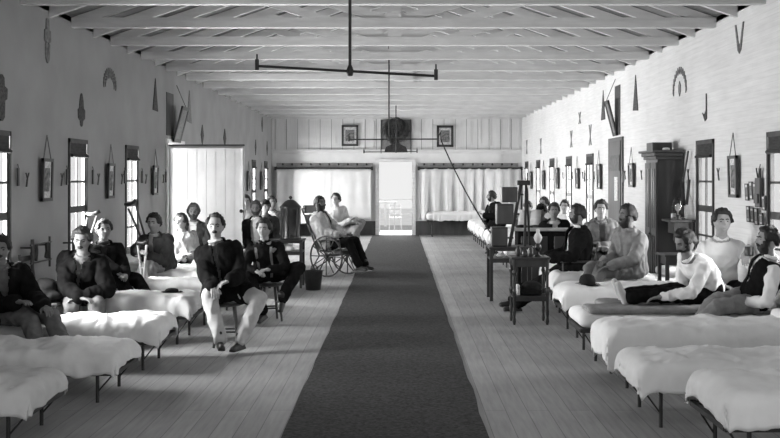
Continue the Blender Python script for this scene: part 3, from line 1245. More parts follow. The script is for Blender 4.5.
def table(name, loc, w, d, h, label, m='dark', turned=False, shelf=None, apron=.08, th=.025, r=.02):
    t = empty(name, loc, 0, label, 'table')
    bm = B()
    box(bm, -w / 2, w / 2, -d / 2, d / 2, h - th, h, .005)
    build('table_top', bm, M[m], t)
    for sx in (-1, 1):
        for sy in (-1, 1):
            bm = B()
            x, y = sx * (w / 2 - .035), sy * (d / 2 - .035)
            if turned:
                turned_leg(bm, x, y, h - th, r)
            else:
                box(bm, x - r, x + r, y - r, y + r, 0, h - th)
            build('leg', bm, M[m], t)
    if apron:
        bm = B()
        a, b = w / 2 - .04, d / 2 - .04
        box(bm, -a, a, -b - .008, -b + .008, h - th - apron, h - th)
        box(bm, -a, a, b - .008, b + .008, h - th - apron, h - th)
        box(bm, -a - .008, -a + .008, -b, b, h - th - apron, h - th)
        box(bm, a - .008, a + .008, -b, b, h - th - apron, h - th)
        build('apron', bm, M[m], t)
    for z in ([shelf] if shelf else []):
        bm = B()
        box(bm, -w / 2 + .02, w / 2 - .02, -d / 2 + .02, d / 2 - .02, z - .025, z)
        box(bm, -w / 2 + .03, w / 2 - .03, -d / 2 + .025, -d / 2 + .04, z - .06, z - .02)
        build('shelf', bm, M[m], t)
    return t


stool((-1.79, 10.36, 0), R(8), .455, .165, 'dark turned wooden stool under the moustached man in light trousers')
stool((-1.58, 12.2, 0), R(20), .46, .17, 'dark stool under the young man wearing braces')
chair((-3.13, 15.62, 0), R(0), 'plain dark chair under the bearded man in front of the white door leaf')
chair((-2.3, 16.25, 0), R(8), 'dark chair under the man in a black coat left of the urn table')
chair((-2.66, 17.25, 0), R(10), 'chair under the man in a light checked shirt beside the door leaf edge')
chair((-2.28, 17.75, 0), R(4), 'chair under the man in a dark cap behind the urn')
chair((-2.3, 18.65, 0), R(6), 'farthest chair of the huddled group behind the urn')
chair((3.05, 14.97, 0), R(0), 'dark chair under the man with folded hands in an unbuttoned grey jacket')
chair((2.32, 13.2, 0), R(-90), 'dark armchair under the profile man in the open black coat', arms=True, w=.46)
chair((-1.18, 20.3, 0), R(20), 'chair under the youth with crossed legs behind the wheelchair', h=.52)
chair((2.95, 21.9, 0), R(0), 'chair far down the right side beneath the farthest seated man')
chair((2.6, 16.6, 0), R(5), 'dark chair under the spectacled man behind the high desk')
chair((2.38, 17.9, 0), R(-10), 'dark chair under the capped man holding a newspaper')

ut = table('urn_table', (-1.79, 15.95, 0), .56, .5, .76, 'small dark table carrying the water urn beside the wheelchair', apron=.03, shelf=.58)
st = table('lamp_stand', (1.56, 12.0, 0), .46, .4, .80, 'small dark stand on turned legs with a low shelf, carrying lamp and jars', turned=True, shelf=.34, apron=.09, r=.021)
t2 = table('side_table', (1.60, 14.35, 0), .66, .55, .76, 'dark square legged table carrying the black box apparatus', shelf=.60, apron=.03, r=.022)
wt = table('side_table', (3.36, 11.9, 0), .5, .42, .84, 'dark narrow table by the right wall behind the pale coated bearded man', apron=.1)
dk = empty('reading_desk', (2.3, 15.35, 0), 0, 'long high black desk with a pale edge, in front of the spectacled man', 'desk')
bm = B()
box(bm, -.5, .55, -.2, .2, .0, .93, .01)
build('desk_body', bm, M['black'], dk)
bm = B()
box(bm, -.56, .6, -.24, .24, .93, .96, .006)
build('desk_top', bm, M['pale'], dk)
bm = B()
for s in (-1, 1):
    box(bm, s * .25 - .2, s * .25 + .2, -.212, -.2, .15, .85, .004)
build('front_panel', bm, M['dark'], dk)

# urn
u = empty('water_urn', (-1.73, 15.95, .76), 0, 'dark metal water urn with a domed lid on the small left table', 'urn')
bm = B()
lathe(bm, [(.16, .0), (.17, .02), (.15, .05), (.145, .08), (.148, .46), (.16, .48), (.16, .5)], n=28)
build('body', bm, M['tin'], u, True)
bm = B()
lathe(bm, [(.175, .5), (.175, .515), (.14, .55), (.09, .6), (.05, .625), (.02, .63)], n=28)
build('lid', bm, M['brass'], u, True)
bm = B()
lathe(bm, [(.01, .63), (.02, .645), (.03, .66), (.02, .68), (.005, .69)], n=12)
build('lid_knob', bm, M['brass'], u, True)
for i in range(6):
    a = i * math.pi / 3 + .3
    bm = B()
    rod(bm, (.158 * math.cos(a), .158 * math.sin(a), .03), (.158 * math.cos(a), .158 * math.sin(a), .5), .008)
    build('stave', bm, M['iron'], u)
bm = B()
rod(bm, (0, -.14, .08), (0, -.21, .07), .013)
rod(bm, (0, -.2, .09), (0, -.2, .035), .012)
rod(bm, (-.03, -.19, .1), (.03, -.19, .1), .006)
build('spigot', bm, M['brass'], u)
# under the table: crumpled cloths on a low box
bm = B()
ellipsoid(bm, (-1.8, 15.9, .635), (.1, .08, .05))
ellipsoid(bm, (-1.73, 15.88, .62), (.07, .08, .04))
ellipsoid(bm, (-1.9, 15.94, .62), (.05, .06, .035))
me = fused(bm, .012, 2, .01, 3)
tag(link('wash_cloth', me, M['white']), 'crumpled white cloth heaped on the shelf under the urn', 'cloth')
# bucket
bk = empty('fire_bucket', (-1.33, 15.5, 0), 0, 'plain dark bucket on the floor beside the wheelchair', 'bucket')
bm = B()
pr = [(.10, .0), (.115, .005), (.15, .29), (.153, .3), (.142, .3), (.108, .02), (.0, .015)]
n = 24
lay = [[bm.verts.new((r * math.cos(2 * math.pi * i / n), r * math.sin(2 * math.pi * i / n), z)) for i in range(n)] for r, z in pr[:-1]]
for a, b in zip(lay, lay[1:]):
    for i in range(n):
        bm.faces.new((a[i], a[(i + 1) % n], b[(i + 1) % n], b[i]))
bm.faces.new(lay[0][::-1])
bm.faces.new(lay[-1])
build('pail', bm, M['iron'], bk, True)
bm = B()
tube_path(bm, [(.15 * math.cos(a), -.02 - .0 * a, .29 - .1 * math.sin(a)) if 0 else (.155 * math.cos(a), -.155 * math.sin(a), .3) for a in [math.pi * i / 12 for i in range(13)]], .006, 6)
build('bail_handle', bm, M['iron'], bk)

# lamp, jars, bundle on the front stand
lp = empty('oil_lamp', (1.66, 11.95, .80), 0, 'small glass oil lamp with a pale globe on the front stand', 'lamp')
bm = B()
lathe(bm, [(.045, 0), (.045, .01), (.015, .03), (.015, .06), (.04, .09), (.045, .12), (.025, .15), (.02, .16)], n=18)
build('font', bm, M['tin'], lp, True)
bm = B()
lathe(bm, [(.022, .16), (.04, .19), (.052, .225), (.04, .26), (.022, .28), (.02, .33)], n=18)
build('glass_globe', bm, M['sheet'], lp, True)
for x, y, h, r, m_, l in ((1.50, 11.93, .1, .032, 'tin', 'squat metal cup standing left of the oil lamp'), (1.57, 11.9, .13, .028, 'tin', 'slender metal bottle standing against the oil lamp'), (1.44, 12.06, .12, .035, 'iron', 'black tin at the left rear of the front stand'), (1.58, 12.07, .09, .04, 'white', 'white cup at the rear of the front stand')):
    bm = B()
    lathe(bm, [(r * .9, 0), (r, .01), (r, h * .7), (r * .55, h * .85), (r * .5, h)], n=16)
    tag(build('jar', bm, M[m_], None, True, (x, y, .80)), l, 'jar')
bm = B()
ellipsoid(bm, (.02, 0, .085), (.13, .1, .075))
box(bm, -.11, .13, -.09, .09, .005, .06)
me = fused(bm, .01, 3, .006, 8)
bd = link('leather_satchel', me, M['felt'])
bd.location = (1.57, 12.0, .342)
tag(bd, 'dark rounded satchel on the low shelf of the front stand', 'bag')
bm = B()
box(bm, -.015, .015, -.07, .07, 0, .12, .004)
tag(build('book', bm, M['paper'], None, False, (1.425, 11.98, .342)), 'pale book standing on end on the low shelf of the front stand', 'book')
bm = B()
for dx in (-.1, .05):
    ellipsoid(bm, (dx, 0, .04), (.07, .05, .035))
me = fused(bm, .01, 2)
c_ = link('folded_cloth', me, M['white'])
c_.location = (1.55, 14.2, .60)
tag(c_, 'small white folded cloths on the shelf below the black box apparatus', 'cloth')

# box apparatus: A-frame with three boxes
ap = empty('apparatus', (1.6, 14.35, .76), 0, 'tall black A-frame apparatus with three square boxes stepping down its left side', 'apparatus')
q = lambda px, py, z=14.35: at(px, py, z) - Vector((1.6, 14.35, .76))
bm = B()
a = q(524, 181)
box(bm, a.x - .1, a.x + .09, -.06, .06, a.z - .06, a.z + .01, .006)
rod(bm, (a.x + .05, 0, a.z), (a.x + .05, 0, a.z + .12), .012)
build('head', bm, M['iron'], ap)
for (px, py, yy, r) in ((509, 249, -.05, .034), (523.5, 248, -.14, .026), (531, 246, .14, .022)):
    bm = B()
    b = q(px, py)
    bar(bm, (b.x, yy, 0.0), (a.x + (.03 if px > 520 else -.04), 0, a.z - .03), r * 1.5, r * 1.3)
    build('leg', bm, M['iron'], ap)
for (x0, x1, y0, y1, dx) in ((501, 517, 187, 202, 1), (496, 513, 204, 224, 1), (491, 507, 227, 248.5, 1)):
    A_, C_ = q(x0, y0), q(x1, y1)
    bm = B()
    box(bm, A_.x, C_.x, -.11, .11, max(C_.z, .002), A_.z, .006)
    bx = build('box', bm, M['dark'], ap)
    bm = B()
    box(bm, A_.x + .015, C_.x - .015, -.115, -.108, max(C_.z, .002) + .015, A_.z - .015)
    build('side_panel', bm, M['wood'], bx)
    bm = B()
    box(bm, C_.x - .04, C_.x + .09, -.03, .0, (A_.z + C_.z) / 2 - .012, (A_.z + C_.z) / 2 + .012)
    build('bracket', bm, M['iron'], bx)
# ---------------------------------------------------------------- right wall furniture
cb = empty('cabinet', (XR - .02, 13.3, 0), 0, 'tall dark wooden cabinet with a moulded cornice against the right wall', 'cabinet')
bm = B()
D = .33
box(bm, -D, 0, -.3, .3, .08, 2.03)
box(bm, -D - .02, 0, -.32, .32, 0, .1, .004)
build('body', bm, M['dark'], cb)
bm = B()
box(bm, -D - .03, 0, -.33, .33, 1.98, 2.02, .005)
box(bm, -D - .055, 0, -.355, .355, 2.02, 2.07, .01)
box(bm, -D - .085, 0, -.385, .385, 2.07, 2.1, .005)
build('cornice', bm, M['wood'], cb)
for s in (-1, 1):
    bm = B()
    box(bm, -D - .02, -D, s * .15 - .135, s * .15 + .135, .14, 1.94, .004)
    dr = build('door', bm, M['wood'], cb)
    bm = B()
    for k_ in range(2):
        for z0, z1 in ((.22, .98), (1.08, 1.86)):
            box(bm, -D - .028, -D - .02, s * .15 - .09 + k_ * .1, s * .15 - .02 + k_ * .1, z0, z1, .003)
    build('raised_panel', bm, M['dark'], dr)
bm = B()
ellipsoid(bm, (-D - .035, -.03, 1.0), (.014, .014, .014))
build('knob', bm, M['brass'], cb)
bm = B()
box(bm, -.13, .13, -.16, .16, 0, .11, .006)
tag(build('storage_box', bm, M['dark'], None, False, (3.49, 13.42, 2.1)), 'small dark box lying on top of the tall cabinet', 'box')
bm = B()
lathe(bm, [(.04, 0), (.05, .01), (.045, .03), (.02, .035)], n=16)
tag(build('dish', bm, M['white'], None, True, (3.5, 13.1, 2.1)), 'small white dish on top of the tall cabinet', 'dish')

sh = empty('wall_shelf', (XR - .005, 12.66, 1.14), 0, 'dark bracket shelf on the right wall carrying the glass dome', 'shelf')
bm = B()
box(bm, -.33, 0, -.2, .2, .045, .075, .006)
build('board', bm, M['dark'], sh)
bm = B()
for s in (-1, 1):
    prism(bm, [(-.28, .045), (0, .045), (0, -.3), (-.05, -.26), (-.1, -.1)], Matrix.Translation((0, s * .14, 0)), .02)
box(bm, -.26, -.0, -.15, .15, -.1, .04)
build('bracket', bm, M['dark'], sh)
gd = empty('glass_dome', (3.55 - .03, 12.62, 1.215), 0, 'glass dome over a small clock on the wall shelf beside the cabinet', 'glass dome')
bm = B()
lathe(bm, [(.085, 0), (.085, .02), (.075, .025)], n=24)
build('base', bm, M['wood'], gd)
bm = B()
pts = [(.07, .025), (.07, .19), (.06, .235), (.04, .262), (.015, .275)]
lathe(bm, pts, n=24)
build('dome', bm, M['glass'], gd, True)
bm = B()
box(bm, -.03, .03, -.025, .025, .025, .06, .003)
lathe(bm, [(.01, .06), (.012, .1), (.03, .12), (.04, .15), (.03, .18), (.01, .2)], n=14)
build('clock', bm, M['pale'], gd, True)
for (dy, h_, r_, m_, l) in ((.1, .07, .03, 'white', 'white mug on the far end of the wall shelf'), (-.13, .06, .028, 'tin', 'metal cup on the near end of the wall shelf'), ):
    bm = B()
    lathe(bm, [(r_ * .9, 0), (r_, .01), (r_, h_), (r_ * .85, h_)], n=14)
    tag(build('cup', bm, M[m_], None, True, (3.5, 12.66 + dy, 1.215)), l, 'cup')
# hung sticks between cabinet and window
hs = empty('walking_crutch', (XR - .03, 12.75, 1.6), 0, 'dark pair of crossed crutch sticks hung on the right wall beside the cabinet', 'crutch')
bm = B()
rod(bm, (-.02, -.1, .48), (-.02, .13, .08), .012)
build('stick', bm, M['wood'], hs)
bm = B()
bar(bm, (-.02, .16, .1), (-.08, -.12, -.2), .04, .03)
bar(bm, (-.02, -.14, .12), (-.05, -.13, -.2), .03, .03)
build('fork', bm, M['dark'], hs)

def wall_rack(y0, y1, z0, z1, lab, socks):
    t = empty('towel_rack', (XL, (y0 + y1) / 2, z0), 0, lab, 'rack')
    h, w = z1 - z0, (y1 - y0) / 2
    bm = B()
    for s_ in (-1, 1):
        rod(bm, (.12, s_ * w, -.04), (.12, s_ * w, h + .04), .012 if s_ > 0 else .018)
        rod(bm, (0, s_ * w, h * .8), (.12, s_ * w, h * .8), .01)
    for z in (h * .15, h * .92):
        rod(bm, (.12, -w - .05, z), (.12, w + .05, z), .009)
    build('rack_frame', bm, M['dark'], t)
    for dy in socks:
        bm = B()
        z = h * .92
        mt_ = Matrix.Translation((.135, dy, 0)) @ Matrix.Rotation(math.pi / 2, 4, 'Z')
        prism(bm, [(-.03, z), (.05, z), (.055, z - .09), (.03, z - .17), (-.05, z - .15), (-.01, z - .09)], mt_, .02)
        build('hanging_sock', bm, M['charcoal'], t)


wall_rack(10.12, 10.62, .84, 1.08, 'low dark rack hung with stockings on the left wall, nearest the camera', (-.18, .14))
wall_rack(11.4, 12.1, .72, 1.07, 'thin wall rack with one stocking behind the man with lowered eyes', (-.02,))
fc = chair((XL + .28, 10.06, 0), R(90), 'dark padded chair by the left wall behind the front cots', h=.5, bh=.98, w=.36, slats=4)
bm = B()
ellipsoid(bm, (0, 0, .06), (.17, .16, .06))
ellipsoid(bm, (-.02, .0, .14), (.13, .12, .09))
me = fused(bm, .015, 3, .01, 4)
o = link('folded_coat', me, M['felt'])
o.location = (XL + .29, 10.06, .50)
tag(o, 'black folded coat heaped on the chair by the left wall', 'coat')


def crutch(p, q_, lab, pad_=.17, m='wood'):
    """crutch leaning: foot p, underarm pad centre q_"""
    p, q_ = Vector(p), Vector(q_)
    t = empty('crutch', p, 0, lab, 'crutch')
    d = q_ - p
    side = d.cross(Vector((.2, 1, 0))).normalized()
    side = (side - d.normalized() * side.dot(d.normalized())).normalized()
    bm = B()
    f = d * .4
    rod(bm, (0, 0, 0), f, .016)
    for s in (-1, 1):
        rod(bm, f, d * .97 + side * s * .06, .014)
    rod(bm, d * .66 - side * .04, d * .66 + side * .04, .01)
    build('shaft', bm, M[m], t)
    bm = B()
    tube_path(bm, [d + side * (s * pad_ / 2) - d.normalized() * .03 * s * s * -1 for s in (-1, -.5, 0, .5, 1)], .024, 8)
    build('underarm_pad', bm, M['leather'], t, True)
    return t


crutch((-3.12, 13.55, .0), at(131, 204, 13.62), 'crutch with a dark curved pad leaning at the third left window')
crutch((-3.7, 11.0, .0), at(93, 214, 12.05), 'crutch leaning beside the second left window behind the blurred man')

# gas pipes
def pipe(px, Z, y_bar, pxl, yl, pxr, yr, lab, elbow=False, hr=.018):
    c = at(px, y_bar, Z)
    top = HT + RISE * (XR - xm) - RISE * abs(c.x - xm) + .1
    t = empty('gas_pendant', (c.x, c.y, c.z), 0, lab, 'gas pendant')
    bm = B()
    rod(bm, (0, 0, 0), (0, 0, top - c.z), hr)
    lathe(bm, [(hr * 1.6, -.03), (hr * 2.2, -.01), (hr * 2.2, .02), (hr * 1.2, .05)], n=14)
    build('drop_pipe', bm, M['iron'], t)
    l, r = at(pxl, yl, Z) - c, at(pxr, yr, Z) - c
    bm = B()
    rod(bm, l, r, hr * .85)
    build('cross_pipe', bm, M['iron'], t)
    for e in (l, r):
        bm = B()
        rod(bm, e - Vector((0, 0, .03)), e + Vector((0, 0, .05)), hr * 1.3)
        rod(bm, e + Vector((0, 0, .05)), e + Vector((0, 0, .09)), hr * .6)
        build('burner', bm, M['iron'], t)
    return t, c


pipe(350, 7.6, 72, 257, 66, 436, 76, 'black iron gas pipe with a long level cross bar hanging nearest the camera', hr=.012)
pipe(389, 15.2, 139.5, 349, 139.5, 438, 139, 'thin gas pendant whose right arm feeds the hanging hose', hr=.012)
pipe(396, 24.5, 151.5, 364, 152, 417, 151.5, 'farthest gas pendant, just before the far doorway', hr=.014)
hp = [at(438, 138, 15.2), at(440.5, 132, 15.18), at(441, 140, 15.15)]
n = 14
A_, C_ = at(441, 140, 15.15), Vector((1.42, 14.3, .80))
for i in range(1, n + 1):
    u_ = i / n
    hp.append(A_.lerp(C_, u_) + Vector((0, 0, -.42 * u_ * (1 - u_))))
bm = B()
tube_path(bm, hp, .010, 8)
tag(build('gas_hose', bm, M['charcoal'], None, True), 'long dark hose hanging from the gas pendant down to the black apparatus', 'hose')

# wheelchair
ax = Vector((.83, -.56, 0)).normalized()       # facing direction
lt = Vector((-ax.y, ax.x, 0))                  # its left
wc = empty('wheelchair', (-1.10, 17.75, 0), math.atan2(ax.y, ax.x), 'old cane wheelchair with two large spoked wheels carrying the bearded man', 'wheelchair')
for s in (-1, 1):
    bm = B()
    yy = s * .31
    ring(bm, (0, yy, .36), (1, 0, 0), (0, 0, 1), .348, .016, 48, 8)
    w_ = build('wheel', bm, M['dark'], wc, True)
    bm = B()
    for i in range(12):
        a = i * math.pi / 6
        rod(bm, (0, yy, .36), (.34 * math.cos(a), yy, .36 + .34 * math.sin(a)), .010, n=6)
    build('spoke', bm, M['dark'], w_)['kind'] = 'stuff'
    bm = B()
    rod(bm, (0, yy - .04, .36), (0, yy + .04, .36), .032)
    build('hub', bm, M['iron'], w_)
bm = B()
rod(bm, (0, -.3, .36), (0, .3, .36), .014)
for s in (-1, 1):
    yy = s * .25
    rod(bm, (-.2, yy, .36), (.26, yy, .42), .015)
    rod(bm, (-.2, yy, .36), (-.60, yy, 1.18), .016)
    rod(bm, (-.26, yy, .62), (.24, yy, .66), .016)
    rod(bm, (.24, yy, .66), (.26, yy, .42), .014)
    rod(bm, (.26, yy, .42), (.5, yy * .7, .12), .013)
    rod(bm, (-.2, yy, .36), (-.52, yy * .25, .1), .012)
rod(bm, (-.6, -.25, 1.18), (-.6, .25, 1.18), .016)
build('frame', bm, M['dark'], wc)
bm = B()
box(bm, -.2, .28, -.25, .25, .43, .46, .008)
build('seat', bm, M['dark'], wc)
bm = B()
mt = Matrix.Translation((-.25, 0, .46)) @ Matrix.Rotation(R(-26), 4, 'Y')
box(bm, -.012, .012, -.25, .25, .0, .68, mtx=mt)
build('backrest', bm, M['pale'], wc)
bm = B()
box(bm, -.66, -.58, -.17, .19, 1.10, 1.24, .02)
build('headrest', bm, M['leather'], wc)
bm = B()
box(bm, .44, .66, -.19, .19, .09, .11, .004)
build('footrest', bm, M['wood'], wc)
bm = B()
ring(bm, (-.52, 0, .09), (1, 0, 0), (0, 0, 1), .075, .012, 20, 6)
rod(bm, (-.52, -.07, .09), (-.52, .07, .09), .01)
build('rear_wheel', bm, M['iron'], wc)

# hats
def bowler(loc, lab, s=1.0, m='felt'):
    t = empty('bowler_hat', loc, 0, lab, 'hat')
    bm = B()
    lathe(bm, [(.085 * s, .01), (.09 * s, .03), (.09 * s, .07 * s), (.075 * s, .11 * s), (.045 * s, .13 * s), (.01, .137 * s)], n=24)
    build('crown', bm, M[m], t, True)
    bm = B()
    n = 28
    lay = []
    for r_, z_ in ((.082, .012), (.12, .004), (.145, .014), (.147, .018), (.12, .012), (.082, .02)):
        lay.append([bm.verts.new((r_ * s * math.cos(2 * math.pi * i / n) * (1.0), r_ * s * .85 * math.sin(2 * math.pi * i / n), z_ + (.012 * abs(math.sin(2 * math.pi * i / n)) if r_ > .1 else 0))) for i in range(n)])
    for i in range(n):
        for a, b in zip(lay, lay[1:] + lay[:1]):
            bm.faces.new((a[i], a[(i + 1) % n], b[(i + 1) % n], b[i]))
    build('brim', bm, M[m], t, True)
    return t


bowler((2.10, 11.15, .535), 'black bowler hat lying on the foot of a white cot on the right')
h = bowler((-2.45, 10.78, .505), 'small crushed black hat lying on the foot of a left cot', .8)
h.scale = (1, 1, .45)
# ---------------------------------------------------------------- people
def g2(u, v, u0, v0, su, sv):
    return math.exp(-((u - u0) / su) ** 2 - ((v - v0) / sv) ** 2)


def sst(a, b, x):
    t = max(0, min(1, (x - a) / (b - a)))
    return t * t * (3 - 2 * t)


def head_point(d, off=0.0):
    """d: unit direction, x = left of the person, y = forward, z = up; returns a point on a head 0.235 m tall"""
    u, v, w = d
    hw, hd, hh = .078, .097, .117
    if w < 0:
        hw *= 1 - .24 * (-w) ** 1.3
        hd *= 1 - .14 * (-w) ** 2
    p = Vector((u * hw, v * hd, w * hh))
    if v > 0:
        f = v * v
        p.y -= .010 * f * sst(.0, .6, w)
        p.y += f * (.026 * g2(u, w, 0, -.17, .13, .10) + .015 * g2(u, w, 0, .02, .09, .16))
        p.y += f * .006 * (g2(u, w, .3, .26, .28, .08) + g2(u, w, -.3, .26, .28, .08))
        p.y -= f * .019 * (g2(u, w, .38, .06, .17, .12) + g2(u, w, -.38, .06, .17, .12))
        p.y += f * .006 * (g2(u, w, .5, -.2, .2, .16) + g2(u, w, -.5, -.2, .2, .16))
        p.y += f * .008 * (g2(u, w, 0, -.42, .22, .05) + g2(u, w, 0, -.54, .2, .05))
        p.y -= f * .006 * g2(u, w, 0, -.48, .26, .025)
        p.y += f * .012 * g2(u, w, 0, -.80, .35, .16)
    elif w < -.2:
        p.y += .012 * (-v) * (-w)
    if off:
        p += Vector((u, v, w)).normalized() * off
    return p


def sphere_dirs(nu, nv):
    return [[Vector((math.sin(2 * math.pi * i / nu) * math.sin(math.pi * j / nv), math.cos(2 * math.pi * i / nu) * math.sin(math.pi * j / nv), math.cos(math.pi * j / nv))) for i in range(nu)] for j in range(nv + 1)]


def head_shell(bm, mtx, fn, nu=40, nv=30, keep=None):
    D = sphere_dirs(nu, nv)
    L = []
    for j, row in enumerate(D):
        if j in (0, nv):
            v = bm.verts.new(mtx @ fn(row[0]))
            L.append([v] * nu)
        else:
            L.append([bm.verts.new(mtx @ fn(d)) for d in row])
    for j in range(nv):
        for i in range(nu):
            i2 = (i + 1) % nu
            if keep and not any(keep(D[a][b]) for a, b in ((j, i), (j, i2), (j + 1, i2), (j + 1, i))):
                continue
            q = []
            for v in (L[j][i], L[j + 1][i], L[j + 1][i2], L[j][i2]):
                if v not in q:
                    q.append(v)
            if len(q) > 2:
                bm.faces.new(q)
    bmesh.ops.delete(bm, geom=[v for v in bm.verts if not v.link_faces], context='VERTS')


def hair_mask(d, bald=0.0, long_=0.0):
    u, v, w = d
    if v > 0:
        line = .64 + bald - .66 * sst(.55, .97, abs(u)) - .10 * max(0, u)
    else:
        line = -.02 - .48 * sst(0, .7, -v) - long_
    return sst(-.05, .12, w - line)


def beard_mask(d, full=1.0):
    u, v, w = d
    if v < .02:
        return 0
    m = sst(-.30, -.46, w)                       # chin and jaw
    m = max(m, sst(.62, .8, abs(u)) * sst(.05, -.1, w))   # whiskers up to the ears
    m *= 1 - .95 * g2(u, w, 0, -.47, .2, .045)
    m = max(m, .8 * sst(-.12, -.38, w) * sst(.3, .6, abs(u)) * full)
    return m * sst(.02, .2, v)


def hand_mesh():
    bm = B()
    # palm along +x, thickness z, thumb toward +y ; length 0.185
    for y in (-.03, -.01, .01, .03):
        capsule(bm, (.015, y * .75, 0), (.085, y, 0), .014, .0125, 8)
    capsule(bm, (-.03, 0, 0), (.03, 0, 0), .025, .026, 10)
    for y, L in ((.031, .07), (.011, .08), (-.01, .075), (-.03, .058)):
        a = Vector((.085, y, 0))
        b = a + Vector((L * .45, y * .05, -L * .10))
        c = b + Vector((L * .28, 0, -L * .20))
        e = c + Vector((L * .16, 0, -L * .22))
        capsule(bm, a, b, .0105, .0095, 8)
        capsule(bm, b, c, .0095, .0088, 8)
        capsule(bm, c, e, .0088, .0075, 8)
    capsule(bm, (.02, .022, -.004), (.052, .05, -.014), .014, .0115, 8)
    capsule(bm, (.052, .05, -.014), (.086, .058, -.022), .011, .009, 8)
    return fused(bm, .0045, 2)


HAND = hand_mesh()


def shoe_mesh(bare=False):
    bm = B()
    # ankle at origin, toe toward +x, sole at z=-0.08
    capsule(bm, (-.03, 0, -.05), (.05, 0, -.052), .034, .036, 12)
    capsule(bm, (.04, 0, -.052), (.15, .006, -.058), .036, .032, 12)
    capsule(bm, (-.01, 0, -.03), (.09, 0, -.045), .036, .026, 12)
    capsule(bm, (0, 0, .06 if not bare else .03), (-.005, 0, -.03), .042, .038, 12)
    if not bare:
        box(bm, -.06, .17, -.034, .036, -.082, -.068)
        box(bm, -.065, -.0, -.032, .032, -.085, -.06)
    me = fused(bm, .009, 3)
    for v in me.vertices:
        v.co.z = max(v.co.z, -.083)
    return me


SHOE = shoe_mesh()
FOOT = shoe_mesh(True)


def ik(a, b, l1, l2, pole):
    d = b - a
    L = min(d.length, (l1 + l2) * .999)
    dn = d.normalized()
    b = a + dn * L
    k = (l1 * l1 - l2 * l2 + L * L) / (2 * L)
    h = math.sqrt(max(0, l1 * l1 - k * k))
    pv = pole - dn * pole.dot(dn)
    if pv.length < 1e-4:
        pv = Vector((0, 0, -1))
    return a + dn * k + pv.normalized() * h, b


RINGS = [(-.13, .11, .09, 0), (-.06, .155, .115, 0), (.02, .172, .125, 0), (.18, .162, .118, .0), (.42, .155, .112, .004), (.62, .172, .122, .01), (.78, .178, .118, .006), (.89, .148, .092, -.002), (.965, .098, .076, -.004), (1.04, .066, .062, 0)]


